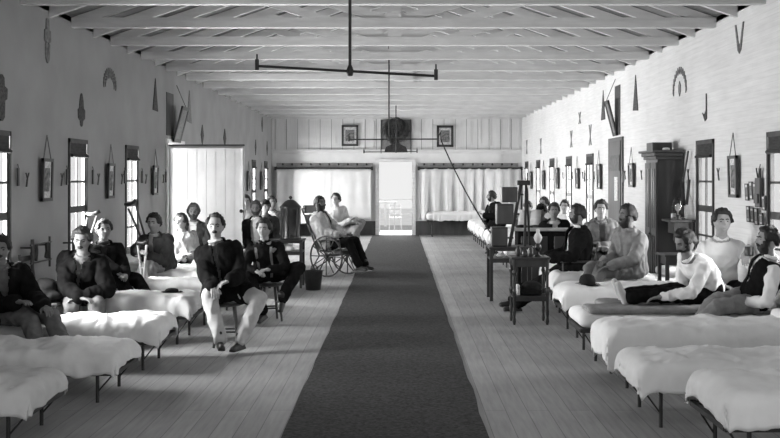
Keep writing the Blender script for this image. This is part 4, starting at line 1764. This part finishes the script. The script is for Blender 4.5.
def person(label, H, P, face=-90, head=None, pitch=0, tilt=0, hands=None, knees=None, feet=None, toe=None,
           shirt='shirt', top=None, opening=(.02, .09), vest=None, trousers='charcoal', skirt=0.0, hair='hair', bald=0.0, long_=0.0,
           beard=None, blen=.0, moustache=False, skin='skin', collar=None, cap=None, braces=None, shoe='leather', socks=None, far=False, s=1.0,
           elbows=None, group=None, handdir=None, fold=.016, slouch=.035, kneepole=None):
    """H head centre, P pelvis; face = torso yaw in degrees, head = head yaw"""
    H, P = Vector(H), Vector(P)
    hy = R(head if head is not None else face)
    F = Vector((math.cos(R(face)), math.sin(R(face)), 0))
    hf = Vector((math.cos(hy), math.sin(hy), 0))
    N = H - Vector((0, 0, .155 * s)) - hf * .025 * s
    Wv = (N - P).normalized()
    N = N - Wv * .01
    T = (N - P).length
    lat = Vector((0, 0, 1)).cross(F)
    lat = (lat - Wv * lat.dot(Wv)).normalized()
    fw = lat.cross(Wv)
    base = Vector((P.x, P.y, 0))
    vox = .02 if far else .0125
    seed = abs(hash((round(H.x * 100), round(H.y * 100)))) % 97

    def L(p):
        return p - base

    def spine(h):
        return P + Wv * (h * T) - fw * slouch * math.sin(max(0, min(1, h)) * math.pi)

    def torso(bm, infl, h0=-.2, h1=1.2, extra=0.0, n=20):
        lay = []
        for h, a, b, f_ in RINGS:
            if h < h0 or h > h1:
                continue
            e = infl + (extra * sst(.35, -.1, h))
            c = L(spine(h)) + fw * f_
            row = []
            for i in range(n):
                t = 2 * math.pi * i / n
                cx, sy = math.cos(t), math.sin(t)
                row.append(bm.verts.new(c + lat * (a * s + e) * math.copysign(abs(cx) ** .8, cx) + fw * (b * s + e) * math.copysign(abs(sy) ** .85, sy)))
            lay.append(row)
        for a, b in zip(lay, lay[1:]):
            for i in range(n):
                bm.faces.new((a[i], a[(i + 1) % n], b[(i + 1) % n], b[i]))
        bm.faces.new(lay[0][::-1])
        bm.faces.new(lay[-1])

    # limbs
    arm = []
    for k, sd in ((0, 1), (1, -1)):
        Sh = spine(.825) + lat * sd * .162 * s
        tgt = Vector(hands[k]) if hands and hands[k] is not None else P + fw * .28 + lat * sd * .1 + Vector((0, 0, .12))
        pole = Vector(elbows[k]) if elbows and elbows[k] is not None else (Vector((0, 0, -1)) + lat * sd * .30 - F * .45)
        E, Wr = ik(Sh, tgt, .29 * s, .255 * s, pole)
        arm.append((Sh, E, Wr))
    leg = []
    for k, sd in ((0, 1), (1, -1)):
        Hp = P + lat * sd * .088 * s
        if feet and feet[k] is not None:
            A_ = Vector(feet[k])
        else:
            A_ = Hp + F * .42 + Vector((0, 0, .085 - P.z))
        if knees and knees[k] is not None:
            K = Vector(knees[k])
            K = Hp + (K - Hp).normalized() * min((K - Hp).length, .46 * s)
            if (A_ - K).length > .45 * s:
                A_ = K + (A_ - K).normalized() * .45 * s
        else:
            K, A_ = ik(Hp, A_, .45 * s, .43 * s, Vector(kneepole) if kneepole else F * 1 + Vector((0, 0, 1)))
        leg.append((Hp, K, A_))
    # body
    bm = B()
    torso(bm, -.006)
    capsule(bm, L(N) - Wv * .03, L(H) - Vector((0, 0, .05)), .056 * s, .052 * s)
    for Sh, E, Wr in arm:
        capsule(bm, L(Sh), L(E), .052 * s, .040 * s)
        capsule(bm, L(E), L(Wr), .038 * s, .025 * s)
    for Hp, K, A_ in leg:
        capsule(bm, L(Hp), L(K), .082 * s, .055 * s)
        capsule(bm, L(K), L(A_), .052 * s, .036 * s)
    body = fused(bm, vox, 3)
    bm = B()
    bm.from_mesh(body)
    bpy.data.meshes.remove(body)
    rz = math.atan2(hf.y, hf.x) - math.pi / 2
    HM = Matrix.Translation(L(H)) @ Matrix.Rotation(rz, 4, 'Z') @ Matrix.Rotation(R(-pitch), 4, 'X') @ Matrix.Rotation(R(tilt), 4, 'Y') @ Matrix.Scale(s, 4)
    # person's left is +x in head space when mirrored properly
    HM = HM @ Matrix.Diagonal((-1, 1, 1, 1))
    head_shell(bm, HM, head_point, 32 if far else 44, 24 if far else 36)
    for sx in (-1, 1):
        ellipsoid(bm, HM @ Vector((sx * .073, -.004, .0)), (.010, .02, .03), (HM.to_3x3() @ Matrix.Rotation(sx * R(-18), 3, 'Z')).normalized(), 8, 6)
    nface = len(bm.faces)
    for sx in (-1, 1):
        ellipsoid(bm, HM @ Vector((sx * .030, .0735, .008)), (.013, .009, .0065), HM.to_3x3().normalized(), 8, 6)
    neye = len(bm.faces)
    # brows
    for sx in (-1, 1):
        a = head_point(Vector((sx * .16, .95, .24)).normalized(), .001)
        b = head_point(Vector((sx * .38, .9, .28)).normalized(), .002)
        c = head_point(Vector((sx * .58, .8, .2)).normalized(), .001)
        capsule(bm, HM @ a, HM @ b, .0055 * s, .0055 * s, 6)
        capsule(bm, HM @ b, HM @ c, .0042 * s, .0025 * s, 6)
    nbrow = len(bm.faces)
    a = head_point(Vector((.17, .88, -.475)).normalized(), -.001)
    b = Vector((0, a.y + .005, a.z + .001))
    c = Vector((-a.x, a.y, a.z))
    capsule(bm, HM @ a, HM @ b, .0035 * s, .005 * s, 6)
    capsule(bm, HM @ b, HM @ c, .005 * s, .0035 * s, 6)
    nlip = len(bm.faces)
    for k, (Sh, E, Wr) in enumerate(arm):
        d = (Wr - E).normalized()
        if handdir and handdir[k] is not None:
            d = Vector(handdir[k]).normalized()
        sd = 1 if k == 0 else -1
        # palm down where possible; thumb on the inner side
        z = Vector((0, 0, 1)) - d * d.z
        if z.length < .3:
            z = fw - d * d.dot(fw)
        z.normalize()
        y = z.cross(d)
        inner = -lat * sd
        if y.dot(inner) < 0:
            y = -y
        HH = Matrix((d.to_4d(), y.to_4d(), z.to_4d(), (0, 0, 0, 1))).transposed()
        HH[3][0] = HH[3][1] = HH[3][2] = 0
        HH = Matrix.Translation(L(Wr) + d * .012) @ HH @ Matrix.Scale(s * .98, 4)
        tmp = HAND.copy()
        tmp.transform(HH)
        if y.cross(z).dot(d) < 0:
            tmp.flip_normals()
        bm.from_mesh(tmp)
        bpy.data.meshes.remove(tmp)
    bm.faces.ensure_lookup_table()
    for f in bm.faces:
        f.smooth = True
        f.material_index = 0
    for i in range(nface, neye):
        bm.faces[i].material_index = 1
    for i in range(neye, nbrow):
        bm.faces[i].material_index = 2
    for i in range(nbrow, nlip):
        bm.faces[i].material_index = 3
    me = bpy.data.meshes.new('person')
    bm.to_mesh(me)
    bm.free()
    for m_ in (skin, 'eye', hair, 'lip'):
        me.materials.append(M[m_])
    o = link('person', me, None)
    o.location = base
    tag(o, label, 'person', group)

    def child(name, me_, m_):
        c_ = bpy.data.objects.new(name, me_)
        COL.objects.link(c_)
        if not me_.materials:
            me_.materials.append(M[m_])
        c_.parent = o
        return c_

    def shell(name, mask, off, m_, drop=0.0, rough=.006, nu=44, nv=34):
        b_ = B()

        def fn(d):
            k_ = mask(d)
            nz = noise.noise(Vector(d) * 5 + Vector((seed, 0, 0)))
            p = head_point(d, -.012 + (off + .012) * k_ + rough * nz * k_)
            if drop:
                p.z -= drop * k_ * sst(-.3, -.8, d.z)
                p.y -= drop * .15 * k_ * sst(-.3, -.8, d.z)
            return p
        head_shell(b_, HM, fn, 30 if far else nu, 22 if far else nv, lambda d: mask(d) > .02)
        bmesh.ops.recalc_face_normals(b_, faces=b_.faces)
        mm = bpy.data.meshes.new(name)
        b_.to_mesh(mm)
        b_.free()
        for p_ in mm.polygons:
            p_.use_smooth = True
        return child(name, mm, m_)

    shell('hair', lambda d: hair_mask(d, bald, long_), .023 if bald < .3 else .008, hair, rough=.014)
    if beard:
        shell('beard', beard_mask, beard, hair, blen, .008)
    if moustache:
        shell('moustache', lambda d: (d.y > 0) * min(1, 2.2 * g2(d.x, d.z, 0, -.36 - .12 * abs(d.x), .30, .10)), .014, hair, 0, .002, 60, 48)
    # trousers
    bm = B()
    torso(bm, .008, -.2, .25)
    for Hp, K, A_ in leg:
        capsule(bm, L(Hp), L(K), .094 * s, .071 * s)
        capsule(bm, L(K), L(K.lerp(A_, .97)), .070 * s, .060 * s)
    child('trousers', fused(bm, vox, 2, fold, seed, 7), trousers)
    if cap:
        bm = B()
        head_shell(bm, HM, lambda d: head_point(d, .022 if d.z > .42 else -.01), 24, 18, lambda d: d.z > .42)
        c0, c1 = HM @ Vector((-.06, .075, .062)), HM @ Vector((.06, .075, .062))
        f_ = HM @ Vector((0, .14, .05))
        m0 = (c0 + c1) / 2
        mt_ = HM.to_3x3().normalized()
        ellipsoid(bm, (f_ + m0) / 2, (.068, .045, .006), mt_, 14, 6)
        mm = bpy.data.meshes.new('cap')
        bmesh.ops.recalc_face_normals(bm, faces=bm.faces)
        bm.to_mesh(mm)
        bm.free()
        child('cap', mm, cap)

    def garment(name, infl, m_, sleeves=True, h0=-.2, h1=1.0, open_=None, extra=0.0, thick=0.0, sl=.0, end=.97, lap=0.0):
        bm_ = B()
        torso(bm_, infl, h0, h1, extra)
        if sleeves:
            for Sh, E, Wr in arm:
                capsule(bm_, L(Sh), L(E), (.054 + infl * .45 + sl) * s, (.045 + infl * .5 + sl) * s)
                capsule(bm_, L(E), L(E.lerp(Wr, end)), (.044 + infl * .5 + sl) * s, (.032 + infl * .6 + sl) * s)
        if name == 'shirt' and not top:
            ring(bm_, L(N) + Wv * .02, lat, fw, .055 * s, .012 * s, 20, 8)
        elif name == 'jacket' or top:
            ring(bm_, L(N) + Wv * (.012 if name == 'jacket' else .02), lat, fw, (.070 if name == 'jacket' else .058) * s, .017 * s, 20, 8)
        if lap:
            for Hp, K, A_ in leg:
                capsule(bm_, L(Hp), L(Hp.lerp(K, lap)), .112 * s, .10 * s)
        me_ = fused(bm_, vox, 2, fold if name == 'jacket' or top is None and name == 'shirt' else fold * .3, seed + infl * 500, 8)
        if open_:
            b_ = B()
            b_.from_mesh(me_)
            kill = []
            P0 = L(P)
            for v in b_.verts:
                d = v.co - P0
                h = d.dot(Wv) / T
                x = d.dot(lat)
                y = (v.co - L(spine(max(0, min(1, h))))).dot(fw)
                w_ = open_[1] + (open_[0] - open_[1]) * max(0, min(1, 1 - h))
                if h > 1.0 and y > -.0:
                    w_ = .12
                if .03 < y < .19 and abs(x) < w_ and h > open_[2]:
                    kill.append(v)
            bmesh.ops.delete(b_, geom=kill, context='VERTS')
            b_.to_mesh(me_)
            b_.free()
            for p_ in me_.polygons:
                p_.use_smooth = True
        c_ = child(name, me_, m_)
        if open_:
            sdm = c_.modifiers.new('t', 'SOLIDIFY')
            sdm.thickness = .008
            sdm.offset = 1
        return c_

    if shirt:
        garment('shirt', .006, shirt, True, sl=.004 if top is None else 0, extra=0)
    if vest:
        garment('waistcoat', .018, vest, False, -.07, .98, (opening[0], opening[1], .35))
    if top:
        garment('jacket', .034, top, True, open_=None if opening is None else (opening[0], opening[1], -.2), extra=.02 + skirt, sl=.004, end=.93, lap=.55 if skirt else 0)
    if collar:
        bm = B()
        ring(bm, L(N) + Wv * .03, lat, fw, .062 * s, .013 * s, 24, 8)
        me_ = bpy.data.meshes.new('collar')
        bm.to_mesh(me_)
        bm.free()
        child('collar', me_, collar)
    if braces:
        for sx in (-1, 1):
            bm = B()
            pts = []
            for i in range(13):
                h = .02 + .9 * i / 12
                a = b = None
                for (h0_, a0, b0, _), (h1_, a1, b1, _) in zip(RINGS, RINGS[1:]):
                    if h0_ <= h <= h1_:
                        t = (h - h0_) / (h1_ - h0_)
                        a, b = a0 + (a1 - a0) * t, b0 + (b1 - b0) * t
                x = .075 + .02 * h
                y = b * math.sqrt(max(0, 1 - (x / a) ** 2)) ** .85 + .024
                pts.append(L(spine(h)) + lat * sx * x + fw * y)
            for p_, q_ in zip(pts, pts[1:]):
                u_ = (q_ - p_).normalized()
                vs = [bm.verts.new(c + lat * e + fw * z_) for c in (p_, q_) for e, z_ in ((-.016, 0), (.016, 0), (.016, .004), (-.016, .004))]
                for i in range(4):
                    bm.faces.new((vs[i], vs[(i + 1) % 4], vs[4 + (i + 1) % 4], vs[4 + i]))
            me_ = bpy.data.meshes.new('suspender')
            bmesh.ops.recalc_face_normals(bm, faces=bm.faces)
            bm.to_mesh(me_)
            bm.free()
            child('suspender', me_, braces)
    for k, (Hp, K, A_) in enumerate(leg):
        c_ = bpy.data.objects.new('shoe' if not socks else 'sock', SHOE if not socks else FOOT)
        COL.objects.link(c_)
        c_.parent = o
        if not c_.data.materials:
            c_.data.materials.append(M['leather'])
        c_.material_slots[0].link = 'OBJECT'
        c_.material_slots[0].material = M[socks or shoe]
        if toe and toe[k] is not None:
            d = Vector(toe[k]).normalized()
        else:
            d = F.copy()
        up = (K - A_).normalized()
        if abs(d.z) < .5:
            up = Vector((0, 0, 1))
        x = d
        y = up.cross(x).normalized()
        z = x.cross(y)
        mt_ = Matrix((x.to_4d(), y.to_4d(), z.to_4d(), (0, 0, 0, 1))).transposed()
        mt_[3][0] = mt_[3][1] = mt_[3][2] = 0
        c_.matrix_local = Matrix.Translation(L(A_)) @ mt_ @ Matrix.Scale(s, 4)
    return o


V3 = Vector


def pp(px, Z, z):
    return V3(((px - CX) * Z / FPX, Z, z))


# ---- left side
person('man cut off by the left edge in a dark jacket, knees toward the aisle',
       at(0, 249, 8.9), pp(4, 9.05, .54), -60, -70, 8, hands=(pp(44, 8.75, .62), pp(16, 8.7, .66)), knees=(pp(68, 8.78, .50), pp(58, 8.6, .49)),
       feet=(V3((-2.72, 8.42, .085)), V3((-2.95, 8.40, .085))), toe=((.5, -1, 0), (.55, -.9, 0)), top='black', opening=(.0, .05), trousers='grey', shirt='grey', moustache=True, hair='hair')
person('dark haired moustached man with lowered eyes in a black shirt, hands folded on his lap',
       at(82, 240, 10.2), pp(81, 10.42, .56), -90, -84, 14, hands=(pp(84, 9.98, .55), pp(79, 9.95, .55)), knees=(pp(97, 9.98, .475), pp(72, 9.98, .475)),
       feet=(pp(98, 9.96, .085), pp(70, 9.98, .085)), top='black', opening=(0, .02), trousers='grey', shirt='grey', moustache=True, s=1.06, slouch=.05,
       elbows=((.8, .1, -.6), (-.8, .1, -.6)), handdir=((-1, -.3, -.1), (1, -.3, -.1)))
person('blurred dark figure seated behind the man with lowered eyes, legs stretched toward the aisle',
       at(104, 230, 11.85), pp(103, 11.9, .55), -70, -60, 0, hands=(pp(124, 11.6, .62), pp(118, 11.55, .64)), knees=(pp(136, 11.75, .55), pp(130, 11.5, .54)),
       feet=(V3((-2.7, 11.46, .085)), V3((-2.85, 11.42, .085))), top='black', opening=(0, .03), trousers='black', shirt='charcoal')
person('clean shaven man in a grey jacket seated cross legged, hand on a crutch',
       at(154, 223, 13.2), pp(159, 13.3, .56), -105, -100, 4, hands=(pp(148, 12.95, .72), pp(141, 12.8, .80)), knees=(pp(146, 12.86, .60), pp(150, 12.84, .56)),
       feet=(pp(134, 12.80, .35), pp(158, 12.78, .085)), top='charcoal', opening=(0, .03), trousers='midgrey', shirt='lightgrey', skin='skin_lit', s=1.02, elbows=((.5, .2, -1), (-.9, .2, -.5)), toe=((-.8, -.5, -.2), None))
person('pale shirted man leaning back on a cot in front of the white door leaf',
       at(181, 222, 14.7), pp(190, 14.7, .56), -60, -110, 2, hands=(pp(199, 14.5, .62), pp(184, 14.4, .62)), knees=(V3((-2.62, 14.75, .74)), V3((-2.66, 14.6, .66))),
       feet=(V3((-2.32, 14.78, .58)), V3((-2.36, 14.6, .575))), shirt='lightgrey', trousers='charcoal', skin='skin_lit', toe=((.5, 0, 1), (.5, -.1, 1)))
person('bearded man in a dark open coat and white shirt front against the bright door leaf',
       at(193.5, 212, 15.45), pp(195, 15.62, .55), -90, -80, 0, hands=(pp(206, 15.2, .62), pp(190, 15.2, .62)), feet=(pp(202, 15.2, .085), pp(188, 15.2, .085)),
       top='charcoal', opening=(.10, .05), trousers='charcoal', beard=.012, moustache=True, hair='hair_mid', s=1.04)
person('moustached man in a long dark coat and light trousers on a stool, nearest the aisle',
       at(215.5, 226.5, 10.28), V3((-1.79, 10.37, .57)), -92, -86, 2, hands=(pp(231, 9.98, .72), pp(214, 9.93, .66)), knees=(pp(259, 10.05, .53), pp(209, 9.98, .565)),
       feet=(pp(238, 9.86, .085), pp(222, 9.80, .085)), toe=((-.35, -1, 0), (.25, -1, 0)), top='black', opening=(.0, .015), skirt=.03, trousers='lightgrey', shirt='grey', collar='shirt', moustache=True, bald=.16, skin='skin_lit',
       elbows=((.4, .4, -.8), (-.45, .4, -.8)), s=1.03, handdir=((-.7, -.6, -.2), (.3, -1, -.5)))
person('young man in a dark shirt with braces seated behind the moustached man',
       at(264, 229, 12.08), pp(268, 12.2, .56), -95, -95, 3, hands=(pp(270, 11.8, .66), pp(256, 11.78, .64)), knees=(pp(299, 12.02, .66), pp(249, 11.86, .56)),
       feet=(pp(277, 11.74, .22), pp(263, 11.80, .15)), toe=((-.1, -1, -.5), (-.3, -1, -.2)), shirt='black', braces='grey', trousers='black', skin='skin_lit', long_=.1, hair='hair', elbows=((.9, .3, -.6), (-.9, .3, -.6)))
person('youth in a light shirt, leftmost of the huddled group beside the door leaf',
       at(245, 202.5, 17.2), pp(246, 17.3, .6), -80, -70, 0, shirt='lightgrey', trousers='charcoal', skin='skin_lit', far=True, s=1.05)
person('man in a black coat with a white shirt front seated left of the urn',
       at(256, 208.5, 16.2), V3((-2.3, 16.3, .56)), -95, -90, 4, top='black', opening=(.07, .05), trousers='black', beard=.01, far=True, hands=(pp(262, 15.95, .64), pp(250, 15.95, .64)), hair='hair_mid')
person('man in a dark cap and grey coat behind the water urn',
       at(265.5, 207, 17.65), pp(265, 17.8, .56), -80, -60, 0, top='charcoal', opening=(0, .04), trousers='charcoal', cap='black', far=True, shirt='grey')
person('farthest bare headed man of the huddled group behind the urn',
       at(271.5, 203, 18.5), V3((-2.3, 18.65, .56)), -75, -60, 0, top='grey', opening=(.02, .05), trousers='charcoal', far=True)
u3 = ax
c0 = V3((-1.10, 17.75, 0))
person('heavily bearded man in a pale coat and dark trousers seated in the wheelchair',
       at(319.5, 203.5, 17.9), c0 - ax * .12 + V3((0, 0, .55)), -34, -40, 0, hands=(c0 + ax * .12 + lt * .02 + V3((0, 0, .74)), c0 + ax * .12 - lt * .12 + V3((0, 0, .74))),
       knees=(c0 + ax * .33 + lt * .1 + V3((0, 0, .62)), c0 + ax * .33 - lt * .1 + V3((0, 0, .62))), feet=(c0 + ax * .56 + lt * .09 + V3((0, 0, .195)), c0 + ax * .56 - lt * .09 + V3((0, 0, .195))),
       top='lightgrey', opening=(.04, .05), trousers='black', beard=.03, blen=.07, moustache=True, vest='charcoal', s=1.02)
person('youth in light shirt and waistcoat sitting sideways with crossed legs behind the wheelchair',
       at(336, 199.5, 20.0), pp(341, 20.25, .66), -50, -110, 0, hands=(pp(356, 20.0, .84), pp(350, 19.9, .9)), knees=(pp(362, 20.05, .84), pp(356, 19.95, .72)),
       feet=(pp(352, 19.8, .52), pp(357, 19.8, .30)), shirt='lightgrey', trousers='midgrey', far=True, skin='skin_lit', toe=((.9, -.2, 0), (.9, -.2, 0)))
# ---- right side
person('man in profile at the right edge with dark beard, white sleeves and black waistcoat',
       at(768, 240, 9.42), pp(752, 9.55, .58), 180, 180, 0, hands=(pp(742, 9.40, .57), pp(752, 9.72, .62)), knees=(V3((2.98, 9.30, .55)), V3((2.98, 9.46, .57))),
       feet=(V3((2.62, 9.20, .26)), V3((2.66, 9.24, .22))), shirt='shirt', vest='black', opening=(.0, .03), trousers='midgrey', beard=.016, blen=.02, moustache=True, toe=((-1, 0, -.3), (-1, 0, -.3)), socks='charcoal', elbows=((.2, -.8, -.5), None), skin='skin_lit', s=1.03)
person('thin dark haired young man in an open white shirt facing the camera behind two others',
       at(722, 222, 10.4), pp(719, 10.68, .57), -98, -92, 0, hands=(pp(748, 10.22, 1.02), pp(720, 10.35, .64)), elbows=((.45, -.1, -.9), (-.8, .2, -.6)), knees=(pp(742, 10.33, .58), pp(706, 10.33, .58)),
       feet=(pp(740, 10.4, .085), pp(706, 10.4, .085)), shirt='shirt', trousers='black', skin='skin_lit', s=1.08, handdir=((-.3, -.3, -.8), None), fold=.013)
person('dark haired man in shirt sleeves bent forward on a cot, legs stretched toward the aisle',
       at(685, 242, 9.78), pp(708, 9.95, .60), 190, 205, 26, hands=(pp(664, 9.62, .60), pp(662, 9.9, .60)), knees=(V3((2.68, 9.76, .60)), V3((2.70, 9.98, .61))),
       feet=(V3((2.24, 9.74, .58)), V3((2.26, 9.98, .58))), toe=((-.35, 0, 1), (-.35, .1, 1)), socks='lightgrey', shirt='shirt', trousers='black', skin='skin', beard=.004, moustache=True, s=1.04, elbows=((.2, -.7, -.7), None), slouch=.07)
person('bearded man in a faded pale sack coat sitting upright on a cot, looking left',
       at(627.5, 215.5, 12.3), pp(628, 12.42, .60), 215, 200, 0, hands=(pp(611, 12.05, .68), pp(604, 12.2, .72)), knees=(pp(592, 12.1, .63), pp(590, 12.32, .63)),
       feet=(V3((2.25, 11.9, .2)), V3((2.16, 11.92, .2))), top='midgrey', opening=None, skirt=.02, trousers='midgrey', shirt='grey', beard=.022, blen=.03, moustache=True, long_=.05, s=1.08, elbows=((.2, -.6, -.8), None))
person('dark haired bearded man in profile, black coat open over a white shirt, in an armchair',
       at(577.5, 214.5, 13.15), V3((2.3, 13.2, .57)), 188, 184, 3, hands=(V3((1.98, 13.02, .7)), V3((1.98, 13.32, .7))),
       feet=(V3((1.50, 12.95, .085)), V3((1.52, 13.5, .085))), top='black', opening=(.10, .045), trousers='black', beard=.016, moustache=True, s=1.05)
person('man in an unbuttoned grey jacket with folded hands between the two bearded men',
       at(601, 209, 14.65), pp(603, 14.95, .57), -95, -98, 3, hands=(pp(603, 14.55, .74), pp(598, 14.55, .74)), feet=(pp(610, 14.55, .085), pp(596, 14.55, .085)), top='grey', opening=(.015, .04), trousers='charcoal', shirt='grey', handdir=((-1, -.3, 0), (1, -.3, 0)), s=1.05, skin='skin_lit')
person('man in spectacles and a dark pullover behind the high black desk',
       at(554, 211, 16.4), V3((2.6, 16.62, .57)), -92, -95, 2, top='black', opening=(0, .03), trousers='black', shirt='lightgrey', far=True, hands=(V3((2.7, 16.3, .75)), V3((2.45, 16.3, .75))), s=1.05)
person('man in a dark cap bent over a newspaper behind the high desk',
       at(541.5, 211, 17.7), V3((2.42, 17.92, .56)), -115, -120, 12, top='charcoal', opening=(0, .03), trousers='black', cap='black', shirt='grey', far=True, hands=(V3((2.45, 17.6, .98)), V3((2.1, 17.62, .98))))
person('man in a white shirt seated upright behind the spectacled man',
       at(565, 206.5, 19.3), V3((3.2, 19.5, .57)), -110, -110, 2, shirt='shirt', trousers='charcoal', far=True, skin='skin_lit', feet=(V3((3.25, 19.1, .2)), V3((3.1, 19.12, .2))))
person('blurred man in light shirt far behind the newspaper reader',
       at(544, 203.5, 20.7), V3((3.02, 20.85, .57)), -120, -130, 2, shirt='lightgrey', trousers='black', far=True, feet=(V3((2.8, 20.45, .2)), V3((2.95, 20.5, .2))), s=1.05)
person('farthest small figure among the group down the right side',
       at(528, 207, 21.8), V3((2.85, 21.95, .56)), -110, -120, 2, top='grey', opening=(.03, .05), trousers='black', far=True)
person('man in a long black coat in profile, hand out, before the folded end wall curtain',
       at(491.5, 196.5, 23.6), V3((2.26, 23.42, .62)), 215, 180, 0, top='black', opening=(0, .03), skirt=.02, trousers='black', beard=.01, far=True, hands=(V3((1.98, 23.2, .86)), V3((2.0, 23.4, .75))), feet=(V3((2.12, 22.9, .085)), V3((2.28, 22.88, .085))), handdir=((-1, 0, .6), None), s=1.05)

# newspaper in the capped man's hands
bm = B()
for s_ in (-1, 1):
    G = []
    for i in range(7):
        u_ = i / 6
        G.append([bm.verts.new((s_ * .20 * u_, -.06 * math.sin(u_ * 2.6), z_)) for z_ in (0, .28)])
    for a, b in zip(G, G[1:]):
        bm.faces.new((a[0], b[0], b[1], a[1]))
nw = build('newspaper', bm, M['lightgrey'], None, True)
sd = nw.modifiers.new('t', 'SOLIDIFY')
sd.thickness = .004
nw.matrix_world = Matrix.Translation((2.27, 17.42, .9)) @ Matrix.Rotation(R(-20), 4, 'Z') @ Matrix.Rotation(R(-22), 4, 'X')
tag(nw, 'open newspaper held up by the man in a dark cap', 'newspaper')
crutch((-3.22, 12.62, 0), at(142, 243, 12.72), 'crutch held upright by the clean shaven man in the grey jacket', .15, 'pale')
bm = B()
lathe(bm, [(.04, 0), (.045, .01), (.045, .09), (.04, .095)], n=14)
tag(build('tin_cup', bm, M['leather'], None, True, at(749, 251, 10.17) + Vector((0, 0, -.05))), 'dark mug held low in the hand of the thin young man', 'cup')
